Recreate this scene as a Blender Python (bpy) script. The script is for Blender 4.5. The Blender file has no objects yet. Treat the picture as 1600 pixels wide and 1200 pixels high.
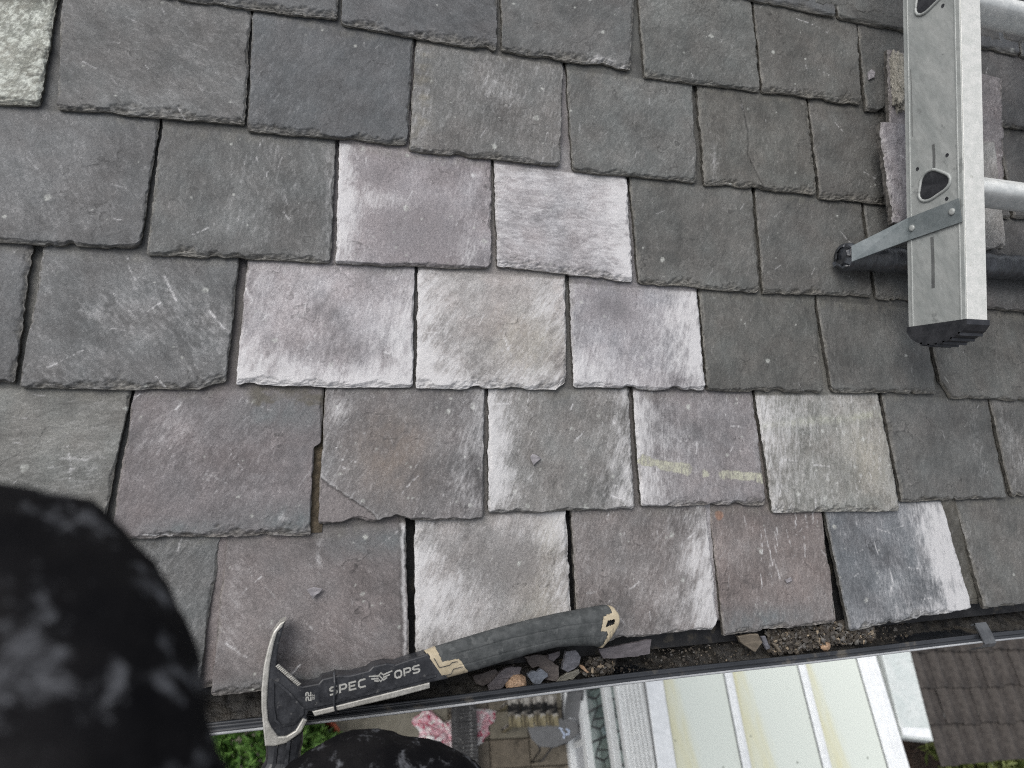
import bpy, bmesh, math, random
import numpy as np
from mathutils import Vector, Matrix

random.seed(7)
sc = bpy.context.scene
COL = sc.collection
rad = math.radians

# ------------------------------------------------------------------ camera, sky, sun, exposure
PITCH = rad(25.0)                       # roof pitch
ZR = 7.0053                             # height of the roof reference point above the ground
cam = bpy.data.cameras.new('camera')
camo = bpy.data.objects.new('camera', cam)
COL.objects.link(camo)
RC = Matrix(((0.956796, -0.018567, -0.290167), (-0.146133, 0.832053, -0.535100), (0.251369, 0.554385, 0.793392)))
camo.matrix_world = Matrix.Translation((-0.25137, -0.87662, 7.5)) @ RC.to_4x4()
cam.sensor_width = 36.0
cam.lens = 36.0 * 1085 / 1600
cam.clip_start = 0.01
cam.clip_end = 500
cam.dof.use_dof = True
cam.dof.focus_distance = 0.88
cam.dof.aperture_fstop = 6.2
sc.camera = camo
sc.cycles.use_denoising = False
sc.cycles.filter_width = 1.1

SUN_AZ, SUN_EL = rad(-75), rad(60)       # azimuth from +Y towards +X
world = bpy.data.worlds.new('World')
sc.world = world
world.use_nodes = True
nt = world.node_tree
bg = nt.nodes['Background']
sky = nt.nodes.new('ShaderNodeTexSky')
sky.sky_type = 'NISHITA'
sky.sun_disc = False
sky.sun_elevation = SUN_EL
sky.sun_rotation = SUN_AZ
sky.air_density = 1.0
sky.dust_density = 4.0
hs = nt.nodes.new('ShaderNodeHueSaturation')
hs.inputs['Saturation'].default_value = 0.30
nt.links.new(sky.outputs[0], hs.inputs['Color'])
nt.links.new(hs.outputs[0], bg.inputs['Color'])
bg.inputs['Strength'].default_value = 0.15
sun = bpy.data.lights.new('sun', 'SUN')
sun.energy = 1.1
sun.angle = rad(45)
sun.color = (1.0, 0.97, 0.93)
suno = bpy.data.objects.new('sun', sun)
COL.objects.link(suno)
sdir = Vector((math.sin(SUN_AZ) * math.cos(SUN_EL), math.cos(SUN_AZ) * math.cos(SUN_EL), math.sin(SUN_EL)))
suno.rotation_euler = (-sdir).to_track_quat('-Z', 'Y').to_euler()
suno.location = (3, 3, 12)
vs = sc.view_settings
vs.view_transform = 'Standard'
vs.look = 'None'
vs.exposure = 0.42
vs.gamma = 1.0
vs.use_curve_mapping = False

# ------------------------------------------------------------------ helpers
CP, SP = math.cos(PITCH), math.sin(PITCH)
RM = np.array([[1, 0, 0], [0, CP, -SP], [0, SP, CP]])


def RW(p):
    """roof frame (u across, v up the slope, n out of the roof; metres) -> world"""
    p = np.asarray(p, float)
    return p @ RM.T + np.array([0, 0, ZR])


WL = {}


def empty(name, loc, label=None, cat=None, group=None, parent=None):
    o = bpy.data.objects.new(name, None)
    COL.objects.link(o)
    o.empty_display_size = 0.05
    loc = np.asarray(loc, float)
    WL[o.name] = loc
    if parent:
        o.parent = parent
        o.location = loc - WL[parent.name]
    else:
        o.location = loc
    tag(o, label, cat, group)
    return o


def tag(o, label=None, cat=None, group=None, kind=None):
    if label: o['label'] = label
    if cat: o['category'] = cat
    if group: o['group'] = group
    if kind: o['kind'] = kind
    return o


def place(name, me, loc, parent=None):
    o = bpy.data.objects.new(name, me)
    COL.objects.link(o)
    loc = np.asarray(loc, float)
    WL[o.name] = loc
    if parent:
        o.parent = parent
        o.location = loc - WL[parent.name]
    else:
        o.location = loc
    return o


def build(name, V, F, mat, parent=None, smooth=False, origin=None):
    """V world coordinates, F list of index tuples -> one mesh object with its origin inside it"""
    V = np.asarray(V, float)
    if origin is None:
        origin = V.mean(0)
    me = bpy.data.meshes.new(name)
    me.from_pydata((V - origin).tolist(), [], F if isinstance(F, list) else F.tolist())
    me.update()
    if smooth:
        me.polygons.foreach_set('use_smooth', np.ones(len(me.polygons), bool))
    me.materials.append(mat)
    return place(name, me, origin, parent)


class MB:
    """collects shapes"""
    def __init__(s): s.v = []; s.f = []
    def add(s, V, F):
        o = len(s.v)
        s.v += [tuple(map(float, p)) for p in V]
        s.f += [tuple(int(i) + o for i in f) for f in F]
        return s
    def box(s, a, b):
        (x0, y0, z0), (x1, y1, z1) = a, b
        return s.add([(x0, y0, z0), (x1, y0, z0), (x1, y1, z0), (x0, y1, z0), (x0, y0, z1), (x1, y0, z1), (x1, y1, z1), (x0, y1, z1)],
                     [(0, 3, 2, 1), (4, 5, 6, 7), (0, 1, 5, 4), (1, 2, 6, 5), (2, 3, 7, 6), (3, 0, 4, 7)])
    def tube(s, pts, r, seg=8, cap=True):
        V, F = tube(pts, r, seg, cap)
        return s.add(V, F)
    def xf(s, fn):
        s.v = [tuple(p) for p in fn(np.array(s.v))]
        return s
    def go(s, name, mat, parent=None, smooth=False, origin=None):
        return build(name, np.array(s.v), s.f, mat, parent, smooth, origin)


def tube(pts, r, seg=8, cap=True):
    P = [Vector(p) for p in pts]
    n = len(P)
    rr = r if isinstance(r, (list, tuple)) else [r] * n
    V, F = [], []
    ref = None
    for i in range(n):
        d = (P[min(i + 1, n - 1)] - P[max(i - 1, 0)]).normalized()
        if ref is None:
            ref = d.orthogonal().normalized()
        a = (ref - d * ref.dot(d)).normalized()
        ref = a
        b = d.cross(a)
        for k in range(seg):
            t = 2 * math.pi * k / seg
            V.append(P[i] + (a * math.cos(t) + b * math.sin(t)) * rr[i])
    for i in range(n - 1):
        for k in range(seg):
            k2 = (k + 1) % seg
            F.append((i * seg + k, i * seg + k2, (i + 1) * seg + k2, (i + 1) * seg + k))
    if cap:
        F.append(tuple(range(seg))[::-1])
        F.append(tuple((n - 1) * seg + k for k in range(seg)))
    return V, F


def prism(poly, n0, n1, bev=0.0, segs=2):
    """polygon (metres, 2D) extruded n0..n1 with its top edge rounded"""
    bm = bmesh.new()
    top = [bm.verts.new((x, y, n1)) for x, y in poly]
    f = bm.faces.new(top)
    bmesh.ops.recalc_face_normals(bm, faces=[f])
    if f.normal.z < 0:
        f.normal_flip()
    r = bmesh.ops.extrude_face_region(bm, geom=[f])
    # extruded region is the new cap: move it back down
    nv = [g for g in r['geom'] if isinstance(g, bmesh.types.BMVert)]
    for v in nv:
        v.co.z = n0
    bm.normal_update()
    bmesh.ops.recalc_face_normals(bm, faces=bm.faces[:])
    if bev > 0:
        ed = [e for e in bm.edges if all(abs(v.co.z - n1) < 1e-7 for v in e.verts)]
        bmesh.ops.bevel(bm, geom=ed, offset=bev, segments=segs, affect='EDGES', profile=0.5, clamp_overlap=True)
    bm.verts.index_update()
    V = np.array([v.co[:] for v in bm.verts])
    F = [tuple(v.index for v in q.verts) for q in bm.faces]
    bm.free()
    return V, F


def ribbon(pts, w, n, closed=False, h=0.0):
    """flat mitred stroke in the plane"""
    P = [np.array(p, float) for p in pts]
    N = len(P)
    V, F = [], []
    for i in range(N):
        if closed:
            a, b = P[i] - P[i - 1], P[(i + 1) % N] - P[i]
        else:
            a = P[i] - P[i - 1] if i else P[1] - P[0]
            b = P[i + 1] - P[i] if i < N - 1 else P[i] - P[i - 1]
        a = a / (np.linalg.norm(a) + 1e-12); b = b / (np.linalg.norm(b) + 1e-12)
        na, nb = np.array([-a[1], a[0]]), np.array([-b[1], b[0]])
        m = na + nb
        m = m / (np.linalg.norm(m) + 1e-12)
        m = m / max(0.45, m @ na)
        for sgn in (-0.5, 0.5):
            q = P[i] + m * w * sgn
            V.append((q[0], q[1], n))
    for i in range(N if closed else N - 1):
        j = (i + 1) % N
        F.append((2 * i, 2 * j, 2 * j + 1, 2 * i + 1))
    if h > 0:
        k = len(V)
        V += [(x, y, z - h) for x, y, z in V]
        for i in range(N if closed else N - 1):
            j = (i + 1) % N
            F.append((2 * i, k + 2 * i, k + 2 * j, 2 * j))
            F.append((2 * i + 1, 2 * j + 1, k + 2 * j + 1, k + 2 * i + 1))
    return V, F


# numpy noise -------------------------------------------------------
def _h(ix, iy, seed):
    a = (ix.astype(np.int64) * 374761393 + iy.astype(np.int64) * 668265263 + seed * 1442695041) & 0xffffffff
    a = ((a ^ (a >> 13)) * 1274126177) & 0xffffffff
    a = a ^ (a >> 16)
    a = (a * 2246822519) & 0xffffffff
    a = a ^ (a >> 15)
    return a / 4294967295.0


def vn(x, y, seed=0):
    ix, iy = np.floor(x), np.floor(y)
    fx, fy = x - ix, y - iy
    fx = fx * fx * fx * (fx * (fx * 6 - 15) + 10)
    fy = fy * fy * fy * (fy * (fy * 6 - 15) + 10)
    a, b = _h(ix, iy, seed), _h(ix + 1, iy, seed)
    c, d = _h(ix, iy + 1, seed), _h(ix + 1, iy + 1, seed)
    return (a * (1 - fx) + b * fx) * (1 - fy) + (c * (1 - fx) + d * fx) * fy


def fbm(x, y, seed=0, o=4, g=0.5):
    """about -1..1"""
    x, y = np.asarray(x, float), np.asarray(y, float)
    s = np.zeros(np.broadcast(x, y).shape); a = 1.0; t = 0
    for i in range(o):
        s = s + a * (vn(x, y, seed + i * 17) * 2 - 1); t += a
        x, y = x * 1.62 + y * 1.18 + 13.7, -x * 1.18 + y * 1.62 + 7.1
        a *= g
    return s / t * 1.6


def sst(a, b, x):
    t = np.clip((x - a) / (b - a), 0, 1)
    return t * t * (3 - 2 * t)


# materials ---------------------------------------------------------
class NT:
    def __init__(s, name):
        s.m = bpy.data.materials.new(name); s.m.use_nodes = True
        s.t = s.m.node_tree; s.b = s.t.nodes['Principled BSDF']
    def n(s, ty, **kw):
        x = s.t.nodes.new(ty)
        for k, v in kw.items():
            if k in x.inputs: x.inputs[k].default_value = v
            else: setattr(x, k, v)
        return x
    def l(s, a, b): s.t.links.new(a, b)
    def mix(s, fac, a, b, mode='MIX'):
        x = s.t.nodes.new('ShaderNodeMix'); x.data_type = 'RGBA'; x.blend_type = mode
        for i, v in ((0, fac), (6, a), (7, b)):
            if hasattr(v, 'links'): s.l(v, x.inputs[i])
            elif i == 0: x.inputs[0].default_value = v
            else: x.inputs[i].default_value = (*v, 1)
        return x.outputs[2]
    def ramp(s, v, a, b, c0=0.0, c1=1.0):
        x = s.t.nodes.new('ShaderNodeMapRange'); x.interpolation_type = 'SMOOTHSTEP'
        s.l(v, x.inputs[0])
        for i, q in ((1, a), (2, b), (3, c0), (4, c1)): x.inputs[i].default_value = q
        return x.outputs[0]
    def math(s, op, a, b=0.0):
        x = s.t.nodes.new('ShaderNodeMath'); x.operation = op
        for i, v in ((0, a), (1, b)):
            if hasattr(v, 'links'): s.l(v, x.inputs[i])
            else: x.inputs[i].default_value = v
        return x.outputs[0]
    def coord(s, scale=(1, 1, 1), kind='Object', rot=(0, 0, 0)):
        c = s.t.nodes.new('ShaderNodeTexCoord'); m = s.t.nodes.new('ShaderNodeMapping')
        m.inputs['Scale'].default_value = scale; m.inputs['Rotation'].default_value = rot
        s.l(c.outputs[kind], m.inputs[0])
        return m.outputs[0]
    def noise(s, vec, scale, detail=4, rough=0.55, dist=0.0):
        x = s.n('ShaderNodeTexNoise', Scale=scale, Detail=detail, Roughness=rough, Distortion=dist)
        s.l(vec, x.inputs['Vector'])
        return x.outputs['Fac']
    def bump(s, h, strength, dist):
        x = s.n('ShaderNodeBump', Strength=strength, Distance=dist)
        s.l(h, x.inputs['Height']); s.l(x.outputs[0], s.b.inputs['Normal'])
        return x
    def fin(s, col=None, rough=None, metal=None, spec=None):
        for k, v in (('Base Color', col), ('Roughness', rough), ('Metallic', metal), ('Specular IOR Level', spec)):
            if v is None: continue
            if hasattr(v, 'links'): s.l(v, s.b.inputs[k])
            else: s.b.inputs[k].default_value = (*v, 1) if isinstance(v, tuple) else v
        return s.m


def simple(name, c1, c2, scale, rough=0.6, bump=0.3, bdist=0.001, metal=0.0, spec=0.4, aniso=(1, 1, 1), c3=None, s3=0.6, scale3=None):
    """two-tone mottled surface, optional third tone in patches"""
    t = NT(name)
    v = t.coord(aniso)
    n1 = t.noise(v, scale, 6, 0.62)
    col = t.mix(t.ramp(n1, 0.32, 0.68), c1, c2)
    if c3:
        n3 = t.noise(t.coord(), scale3 or scale * 0.3, 5, 0.65)
        col = t.mix(t.ramp(n3, s3, s3 + 0.08), col, c3)
    n2 = t.noise(v, scale * 5, 4, 0.6)
    col = t.mix(0.5, col, t.mix(n2, (0.55, 0.55, 0.55), (1.45, 1.45, 1.45)), 'MULTIPLY')
    t.bump(t.math('ADD', n1, t.math('MULTIPLY', n2, 0.35)), bump, bdist)
    return t.fin(col, t.ramp(n2, 0.2, 0.8, rough - 0.1, rough + 0.12), metal, spec)


def slate_material():
    t = NT('slate')
    a = t.n('ShaderNodeAttribute', attribute_name='col')
    b = t.n('ShaderNodeAttribute', attribute_name='bl')
    c = t.n('ShaderNodeAttribute', attribute_name='tc')
    mp = t.n('ShaderNodeMapping'); mp.inputs['Scale'].default_value = (0.5, 1.0, 1.0)
    t.l(c.outputs['Vector'], mp.inputs[0])
    fine = t.noise(c.outputs['Vector'], 480, 6, 0.66, 0.9)
    grit = t.noise(c.outputs['Vector'], 1500, 3, 0.6)
    streak = t.noise(mp.outputs[0], 360, 4, 0.62, 0.6)
    col = t.mix(1.0, a.outputs['Color'], t.mix(t.ramp(fine, 0.25, 0.75), (0.70, 0.70, 0.70), (1.30, 1.30, 1.29)), 'MULTIPLY')
    col = t.mix(1.0, col, t.mix(t.ramp(grit, 0.25, 0.75), (0.80, 0.80, 0.81), (1.20, 1.20, 1.18)), 'MULTIPLY')
    col = t.mix(0.25, col, t.mix(t.ramp(streak, 0.3, 0.7), (0.78, 0.78, 0.79), (1.22, 1.22, 1.20)), 'MULTIPLY')
    # pale bloom, broken up by the grain
    k = t.math('ADD', b.outputs['Fac'], t.math('MULTIPLY', t.math('SUBTRACT', t.math('MULTIPLY', t.math('ADD', t.math('MULTIPLY', streak, .6), t.math('MULTIPLY', fine, 1.4)), 0.5), 0.5), 0.60))
    k = t.math('ADD', k, t.math('MULTIPLY', t.math('SUBTRACT', grit, 0.5), 0.60))
    fac = t.math('MULTIPLY', t.ramp(k, 0.10, 1.20), 0.78)
    pale = t.mix(grit, (0.455, 0.45, 0.455), (0.60, 0.598, 0.60))
    col = t.mix(fac, col, pale)
    hgt = t.math('ADD', t.math('MULTIPLY', streak, 0.22), t.math('ADD', fine, t.math('MULTIPLY', grit, 0.35)))
    t.bump(hgt, 0.75, 0.0008)
    return t.fin(col, t.ramp(streak, 0.25, 0.8, 0.50, 0.72), 0.0, 0.38)


M = {}
M['slate'] = slate_material()
M['felt'] = simple('roofing_felt', (0.008, 0.008, 0.009), (0.018, 0.018, 0.019), 60, 0.6, 0.4, 0.002, c3=(.045, .040, .032), s3=.55, scale3=25)
M['gutter'] = simple('gutter_plastic', (0.012, 0.014, 0.017), (0.030, 0.032, 0.036), 25, 0.20, 0.04, 0.0004, aniso=(0.25, 1, 1),
                     c3=(0.075, 0.069, 0.060), s3=0.58, scale3=14, spec=.6)
M['silt'] = simple('gutter_silt', (0.012, 0.0115, 0.011), (0.042, 0.038, 0.032), 60, 0.5, 0.9, 0.004)
M['wall'] = simple('render_wall', (0.42, 0.41, 0.38), (0.5, 0.48, 0.45), 8, 0.85, 0.4, 0.004)
M['white'] = simple('white_upvc', (0.70, 0.72, 0.725), (0.76, 0.78, 0.78), 6, 0.35, 0.05, 0.001, c3=(0.52, 0.53, 0.49), s3=0.66, scale3=9)

# ------------------------------------------------------------------ the slate roof
# exposed corners of every slate in the roof frame (mm): top left, top right, bottom right, bottom left
SL = '''1.0 -639 -49 -525 -31 -531 -157 -727 -174
1.1 -520 -14 -319 6 -321 -150 -515 -158
1.2 -317 -2 -119 -5 -130 -152 -318 -157
1.3 -117 -7 90 -7 76 -156 -126 -159
1.4 95 -11 295 -3 286 -158 95 -161
1.5 303 -4 499 1 492 -154 298 -159
1.6 503 -1 688 6 681 -156 499 -159
1.7 694 6 888 6 886 -156 686 -155
1.8 897 7 1086 15 1086 -152 895 -153
0.0 -602 152 -406 152 -407 -1 -604 -8
0.1 -401 150 -214 152 -216 6 -403 -2
0.2 -211 150 -2 150 -8 -2 -211 0
0.3 1 150 211 154 189 2 -1 0
0.4 214 155 412 157 408 3 212 -4
0.5 415 158 615 164 598 9 412 4
0.6 617 164 791 166 790 11 607 0
0.7 796 166 993 170 998 16 795 10
-1.2 -312 314 -115 314 -117 152 -316 150
-1.3 -110 314 88 314 86 154 -112 152
-1.4 92 316 304 316 305 158 90 156
-1.5 309 316 520 318 517 168 309 160
-1.6 525 318 718 320 715 173 526 172
-1.7 723 320 926 322 924 165 721 173
-1.8 932 322 1130 324 1128 176 931 180
2.0 -611 -163 -414 -159 -425 -312 -608 -316
2.1 -411 -163 -216 -161 -221 -313 -417 -319
2.2 -212 -160 -17 -161 -23 -307 -215 -314
2.3 -14 -164 179 -164 176 -312 -15 -303
2.4 184 -163 384 -159 376 -315 184 -314
2.5 390 -160 583 -161 579 -310 383 -315
2.6 589 -162 790 -156 789 -314 586 -314
2.7 797 -155 990 -152 990 -319 795 -316
3.0 -720 -325 -529 -321 -533 -464 -724 -466
3.1 -519 -320 -323 -320 -332 -468 -529 -469
3.2 -314 -319 -119 -315 -124 -463 -321 -463
3.3 -115 -315 81 -315 73 -461 -120 -462
3.4 86 -320 279 -321 276 -459 84 -458
3.5 282 -322 478 -321 471 -459 280 -459
3.6 482 -322 679 -325 683 -458 486 -458
3.7 684 -325 897 -326 907 -467 696 -464
4.0 -624 -472 -427 -472 -446 -625 -640 -624
4.1 -424 -472 -231 -468 -237 -630 -437 -625
4.2 -224 -466 -33 -464 -40 -620 -231 -617
4.3 -28 -464 165 -461 160 -615 -33 -613
4.4 171 -463 358 -465 359 -615 170 -612
4.5 363 -466 579 -462 587 -632 368 -628
4.6 585 -464 793 -466 795 -620 592 -619
4.7 798 -467 1031 -469 1044 -616 807 -617
5.0 -534 -630 -332 -630 -348 -785 -543 -783
5.1 -326 -630 -131 -623 -129 -791 -335 -789
5.2 -121 -620 70 -617 69 -770 -122 -779
5.3 76 -616 270 -615 271 -771 76 -774
5.4 275 -616 455 -622 458 -778 279 -780
5.5 461 -624 677 -623 700 -776 478 -791
5.6 702 -624 919 -620 934 -775 724 -779'''

BL = (0.118, 0.124, 0.124)    # blue-grey
DK = (0.104, 0.106, 0.098)    # dark green-grey
DB = (0.090, 0.095, 0.098)
PU = (0.158, 0.138, 0.137)    # purple-brown
MG = (0.165, 0.162, 0.155)    # mid grey
LG = (0.245, 0.232, 0.240)    # pale
# per slate: c colour, g grain angle, L R T B O bloom from the left, right, top, bottom edge and overall, p patches (s,t,rs,rt,amount),
# spk pale specks, scr scratches, eb chipped lower edge, es chipped sides, lay flaked layers
ST = {
 '1.0': dict(c=(0.20, 0.21, 0.18), O=0.42, B=.1, g=70, spk=8, eb=1.4, es=1.5, lich=1),
 '1.1': dict(c=(0.122, 0.125, 0.121), g=-35, O=.10, spk=9, eb=1.2, p=[(.7, .6, .25, .3, .08)]),
 '1.2': dict(c=(0.098, 0.104, 0.106), g=70, O=.04, spk=3, eb=1.0, p=[(.1, .3, .2, .4, .08)]),
 '1.3': dict(c=(0.132, 0.132, 0.124), g=80, O=.13, spk=14, eb=1.2, es=1.4, p=[(.55, .75, .15, .4, .14), (.05, .5, .06, .5, .1)], brown=(.06, .5, .05, .6)),
 '1.4': dict(c=(0.122, 0.126, 0.118), g=60, O=.08, spk=6, eb=1.3),
 '1.5': dict(c=(0.116, 0.116, 0.104), g=75, O=.06, spk=5, eb=1.2, es=1.6, lay=.6, crack=[(.38, .95), (.42, .6), (.40, .35), (.48, .1), (.52, 0)], p=[(.1, .25, .04, .2, .3)]),
 '1.6': dict(c=(0.108, 0.108, 0.099), g=60, eb=1.1, scr=4),
 '1.7': dict(c=(0.10, 0.10, 0.095), g=60), '1.8': dict(c=(0.095, 0.095, 0.09), g=50),
 '0.0': dict(c=DK), '0.1': dict(c=(0.112, 0.116, 0.116), g=-30, eb=1.3, spk=4),
 '0.2': dict(c=(0.105, 0.109, 0.110), g=-25, eb=1.4, lay=.7, spk=4), '0.3': dict(c=(0.125, 0.128, 0.122), g=60, eb=1.4, spk=7, p=[(.8, .02, .2, .06, .4)]),
 '0.4': dict(c=(0.13, 0.134, 0.124), g=55, lay=1.6, eb=1.0, spk=7, O=.07), '0.5': dict(c=(0.112, 0.112, 0.102), g=75, eb=1.3, lay=.8, scr=6, spk=5),
 '0.6': dict(c=DK, g=75, es=1.4), '0.7': dict(c=(0.095, 0.095, 0.092), g=40, lay=.8),
 '-1.2': dict(c=DK), '-1.3': dict(c=BL), '-1.4': dict(c=DK), '-1.5': dict(c=DK, eb=1.3), '-1.6': dict(c=DK, eb=1.5), '-1.7': dict(c=(0.095, 0.095, 0.09), eb=1.6, lay=1), '-1.8': dict(c=(.09, .09, .085), eb=1.4),
 '2.0': dict(c=(0.116, 0.120, 0.119), g=-60, O=.07, spk=8, eb=1.3, rc=(4, 13), p=[(.55, .3, .3, .3, .1)]),
 '2.1': dict(c=(0.120, 0.124, 0.119), g=85, O=.09, spk=6, eb=1.0, es=1.4, scr=5, p=[(.6, .5, .2, .4, .1), (.97, .5, .03, .5, .3)], lay=.4),
 '2.2': dict(c=(0.235, 0.220, 0.228), g=80, O=.15, L=.75, T=.05, R=.2, spk=25, eb=1.0, rc=(3, 9), dark=[(.25, .78, .14, .14), (.5, .3, .4, .35)], p=[(.25, .55, .22, .08, .45), (.86, .12, .05, .12, .5), (.87, .86, .014, .02, 1.4), (.8, .3, .1, .35, .22), (.04, .5, .06, .5, .3)], pinkt=1),
 '2.3': dict(c=(0.265, 0.255, 0.262), g=2, O=.30, R=.75, L=.25, T=.2, spk=10, eb=1.6, es=1.0, p=[(.95, .5, .1, .5, .35)]),
 '2.4': dict(c=(0.114, 0.116, 0.107), g=60, O=.05, spk=6, eb=1.3, es=1.5, lay=.4),
 '2.5': dict(c=(0.107, 0.108, 0.100), g=60, O=.04, spk=6, eb=1.1, es=1.4, scr=5, lay=.4),
 '2.6': dict(c=DK, g=50, eb=1.2, rc=(9, 3)), '2.7': dict(c=(0.095, 0.095, 0.092)),
 '3.0': dict(c=(0.108, 0.112, 0.112), g=80, es=1.4, scr=3),
 '3.1': dict(c=(0.122, 0.126, 0.124), g=-50, O=.11, spk=6, scr=8, eb=1.2, rc=(3, 4), clipR=(26, 9), p=[(.55, .6, .3, .22, .22), (.3, .55, .07, .05, .45), (.85, .45, .12, .3, .14), (.25, .1, .2, .12, .1)]),
 '3.2': dict(c=(0.27, 0.257, 0.265), g=80, O=.17, R=.40, B=.75, L=.2, spk=14, scr=8, eb=1.0, p=[(.9, .3, .14, .35, .5), (.1, .12, .2, .14, .4), (.3, .8, .3, .2, .1)]),
 '3.3': dict(c=(0.262, 0.250, 0.242), g=55, O=.15, L=.75, B=.7, R=.3, spk=14, scr=5, eb=1.2, rc=(3, 4), clipR=(14, 7), p=[(.08, .4, .14, .5, .35), (.85, .7, .1, .2, .3)], tan=[(.75, .4, .25, .3)]),
 '3.4': dict(c=(0.225, 0.218, 0.228), g=75, O=.16, R=.95, L=.35, B=.35, spk=8, eb=1.2, es=1.3, p=[(.85, .5, .2, .45, .5), (.15, .15, .14, .18, .3)], dark=[(.85, .08, .16, .09), (.3, .8, .2, .2)]),
 '3.5': dict(c=(0.110, 0.111, 0.101), g=80, spk=8, O=.03, es=1.2, eb=.8), '3.6': dict(c=(0.110, 0.112, 0.104), g=80, spk=4, O=.03, es=1.2, eb=.9, rc=(8, 4)),
 '3.7': dict(c=(0.106, 0.107, 0.098), g=80, spk=4, es=1.3, eb=.9, clipL=(14, 24)),
 '4.0': dict(c=(0.155, 0.158, 0.148), g=5, O=.09, scr=14, spk=6, p=[(.85, .4, .1, .3, .2), (.6, .2, .2, .25, .2)]),
 '4.1': dict(td=1, c=(0.158, 0.146, 0.145), g=65, O=.07, scr=10, spk=8, eb=1.0, p=[(.2, .7, .25, .35, .14), (.65, .5, .15, .4, .1), (.85, .12, .03, .03, .5), (.7, .4, .03, .02, .5)], blue=[(.8, .85, .3, .12), (.9, .1, .3, .12), (.35, .06, .2, .06)], bite=(1, .62, 7)),
 '4.2': dict(c=(0.150, 0.146, 0.143), g=70, O=.11, R=.35, L=.16, spk=26, scr=10, eb=.8, p=[(.92, .3, .12, .3, .3), (.1, .85, .08, .1, .3)], brownp=[(.42, .5, .25, .35)], flake=1),
 '4.3': dict(c=(0.165, 0.163, 0.156), g=70, O=.09, L=.75, R=.6, spk=20, scr=8, eb=.8, p=[(.08, .45, .1, .4, .4), (.85, .15, .14, .16, .5), (.95, .55, .1, .3, .3)]),
 '4.4': dict(c=(0.180, 0.172, 0.175), g=85, O=.12, L=.6, spk=20, scr=8, eb=.7, p=[(.1, .6, .2, .4, .32), (.1, .1, .12, .14, .3), (.35, .55, .15, .12, .2)], paint=1),
 '4.5': dict(c=(0.195, 0.196, 0.180), g=80, O=.22, L=.5, T=.15, spk=45, scr=10, eb=1.1, rc=(5, 4), p=[(.2, .75, .25, .25, .28), (.1, .4, .14, .3, .25)], tan=[(.8, .45, .15, .3)], band=1),
 '4.6': dict(c=(0.110, 0.112, 0.105), g=70, O=.03, eb=.9, es=1.3, p=[(.8, .5, .06, .5, .16)], lay=.5), '4.7': dict(c=(0.115, 0.115, 0.107), g=70, p=[(.12, .5, .1, .6, .2)], lay=.7),
 '5.0': dict(c=(0.125, 0.130, 0.126), g=60, scr=6, O=.12, lay=.6), 
 '5.1': dict(c=(0.160, 0.146, 0.144), g=-45, O=.06, scr=9, spk=18, p=[(.06, .55, .05, .4, .18), (.5, .85, .02, .15, .35), (.55, .25, .35, .2, .08)], blue=[(.5, .03, .6, .07), (.85, .9, .3, .1)], edgeR=1),
 '5.2': dict(c=(0.225, 0.218, 0.212), g=65, O=.18, L=.65, R=.55, T=.12, spk=12, p=[(.25, .3, .25, .25, .35), (.2, .55, .3, .12, .2), (.92, .55, .1, .4, .3)], tan=[(.85, .25, .2, .3), (.9, .8, .1, .3)], dark=[(.55, .6, .25, .2)]),
 '5.3': dict(c=(0.172, 0.160, 0.155), g=70, O=.16, R=.5, B=.1, spk=12, scr=5, eb=1.0, p=[(.92, .35, .14, .4, .42), (.12, .1, .14, .1, .3), (.8, .9, .1, .1, .25)], clipR=(8, 6)),
 '5.4': dict(c=(0.172, 0.152, 0.145), g=80, O=.10, scr=30, spk=10, B=.05, orange=1, blue=[(.3, .08, .5, .12)]),
 '5.5': dict(c=(0.140, 0.150, 0.160), g=85, O=.14, R=1.0, spk=18, scr=16, eb=1.0, p=[(.84, .45, .16, .6, .7), (.4, .25, .2, .2, .2), (.5, .06, .4, .06, .25)]),  # white right side is sky sheen painted in as bloom
 '5.6': dict(c=(0.122, 0.122, 0.112), g=70, es=1.3, eb=.8, p=[(.03, .4, .03, .5, .2)]),
}

house = empty('house', (0.2, 0.6, 0.0), 'house roof of grey and pale riven slates in courses above a black gutter', 'house')
roof_base = MB()
for a, b in (((-1.05, -0.795, -0.052), (1.75, 0.48, -0.030)),):
    roof_base.box(a, b)
roof = roof_base.xf(RW).go('roof', M['felt'], house)


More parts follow.
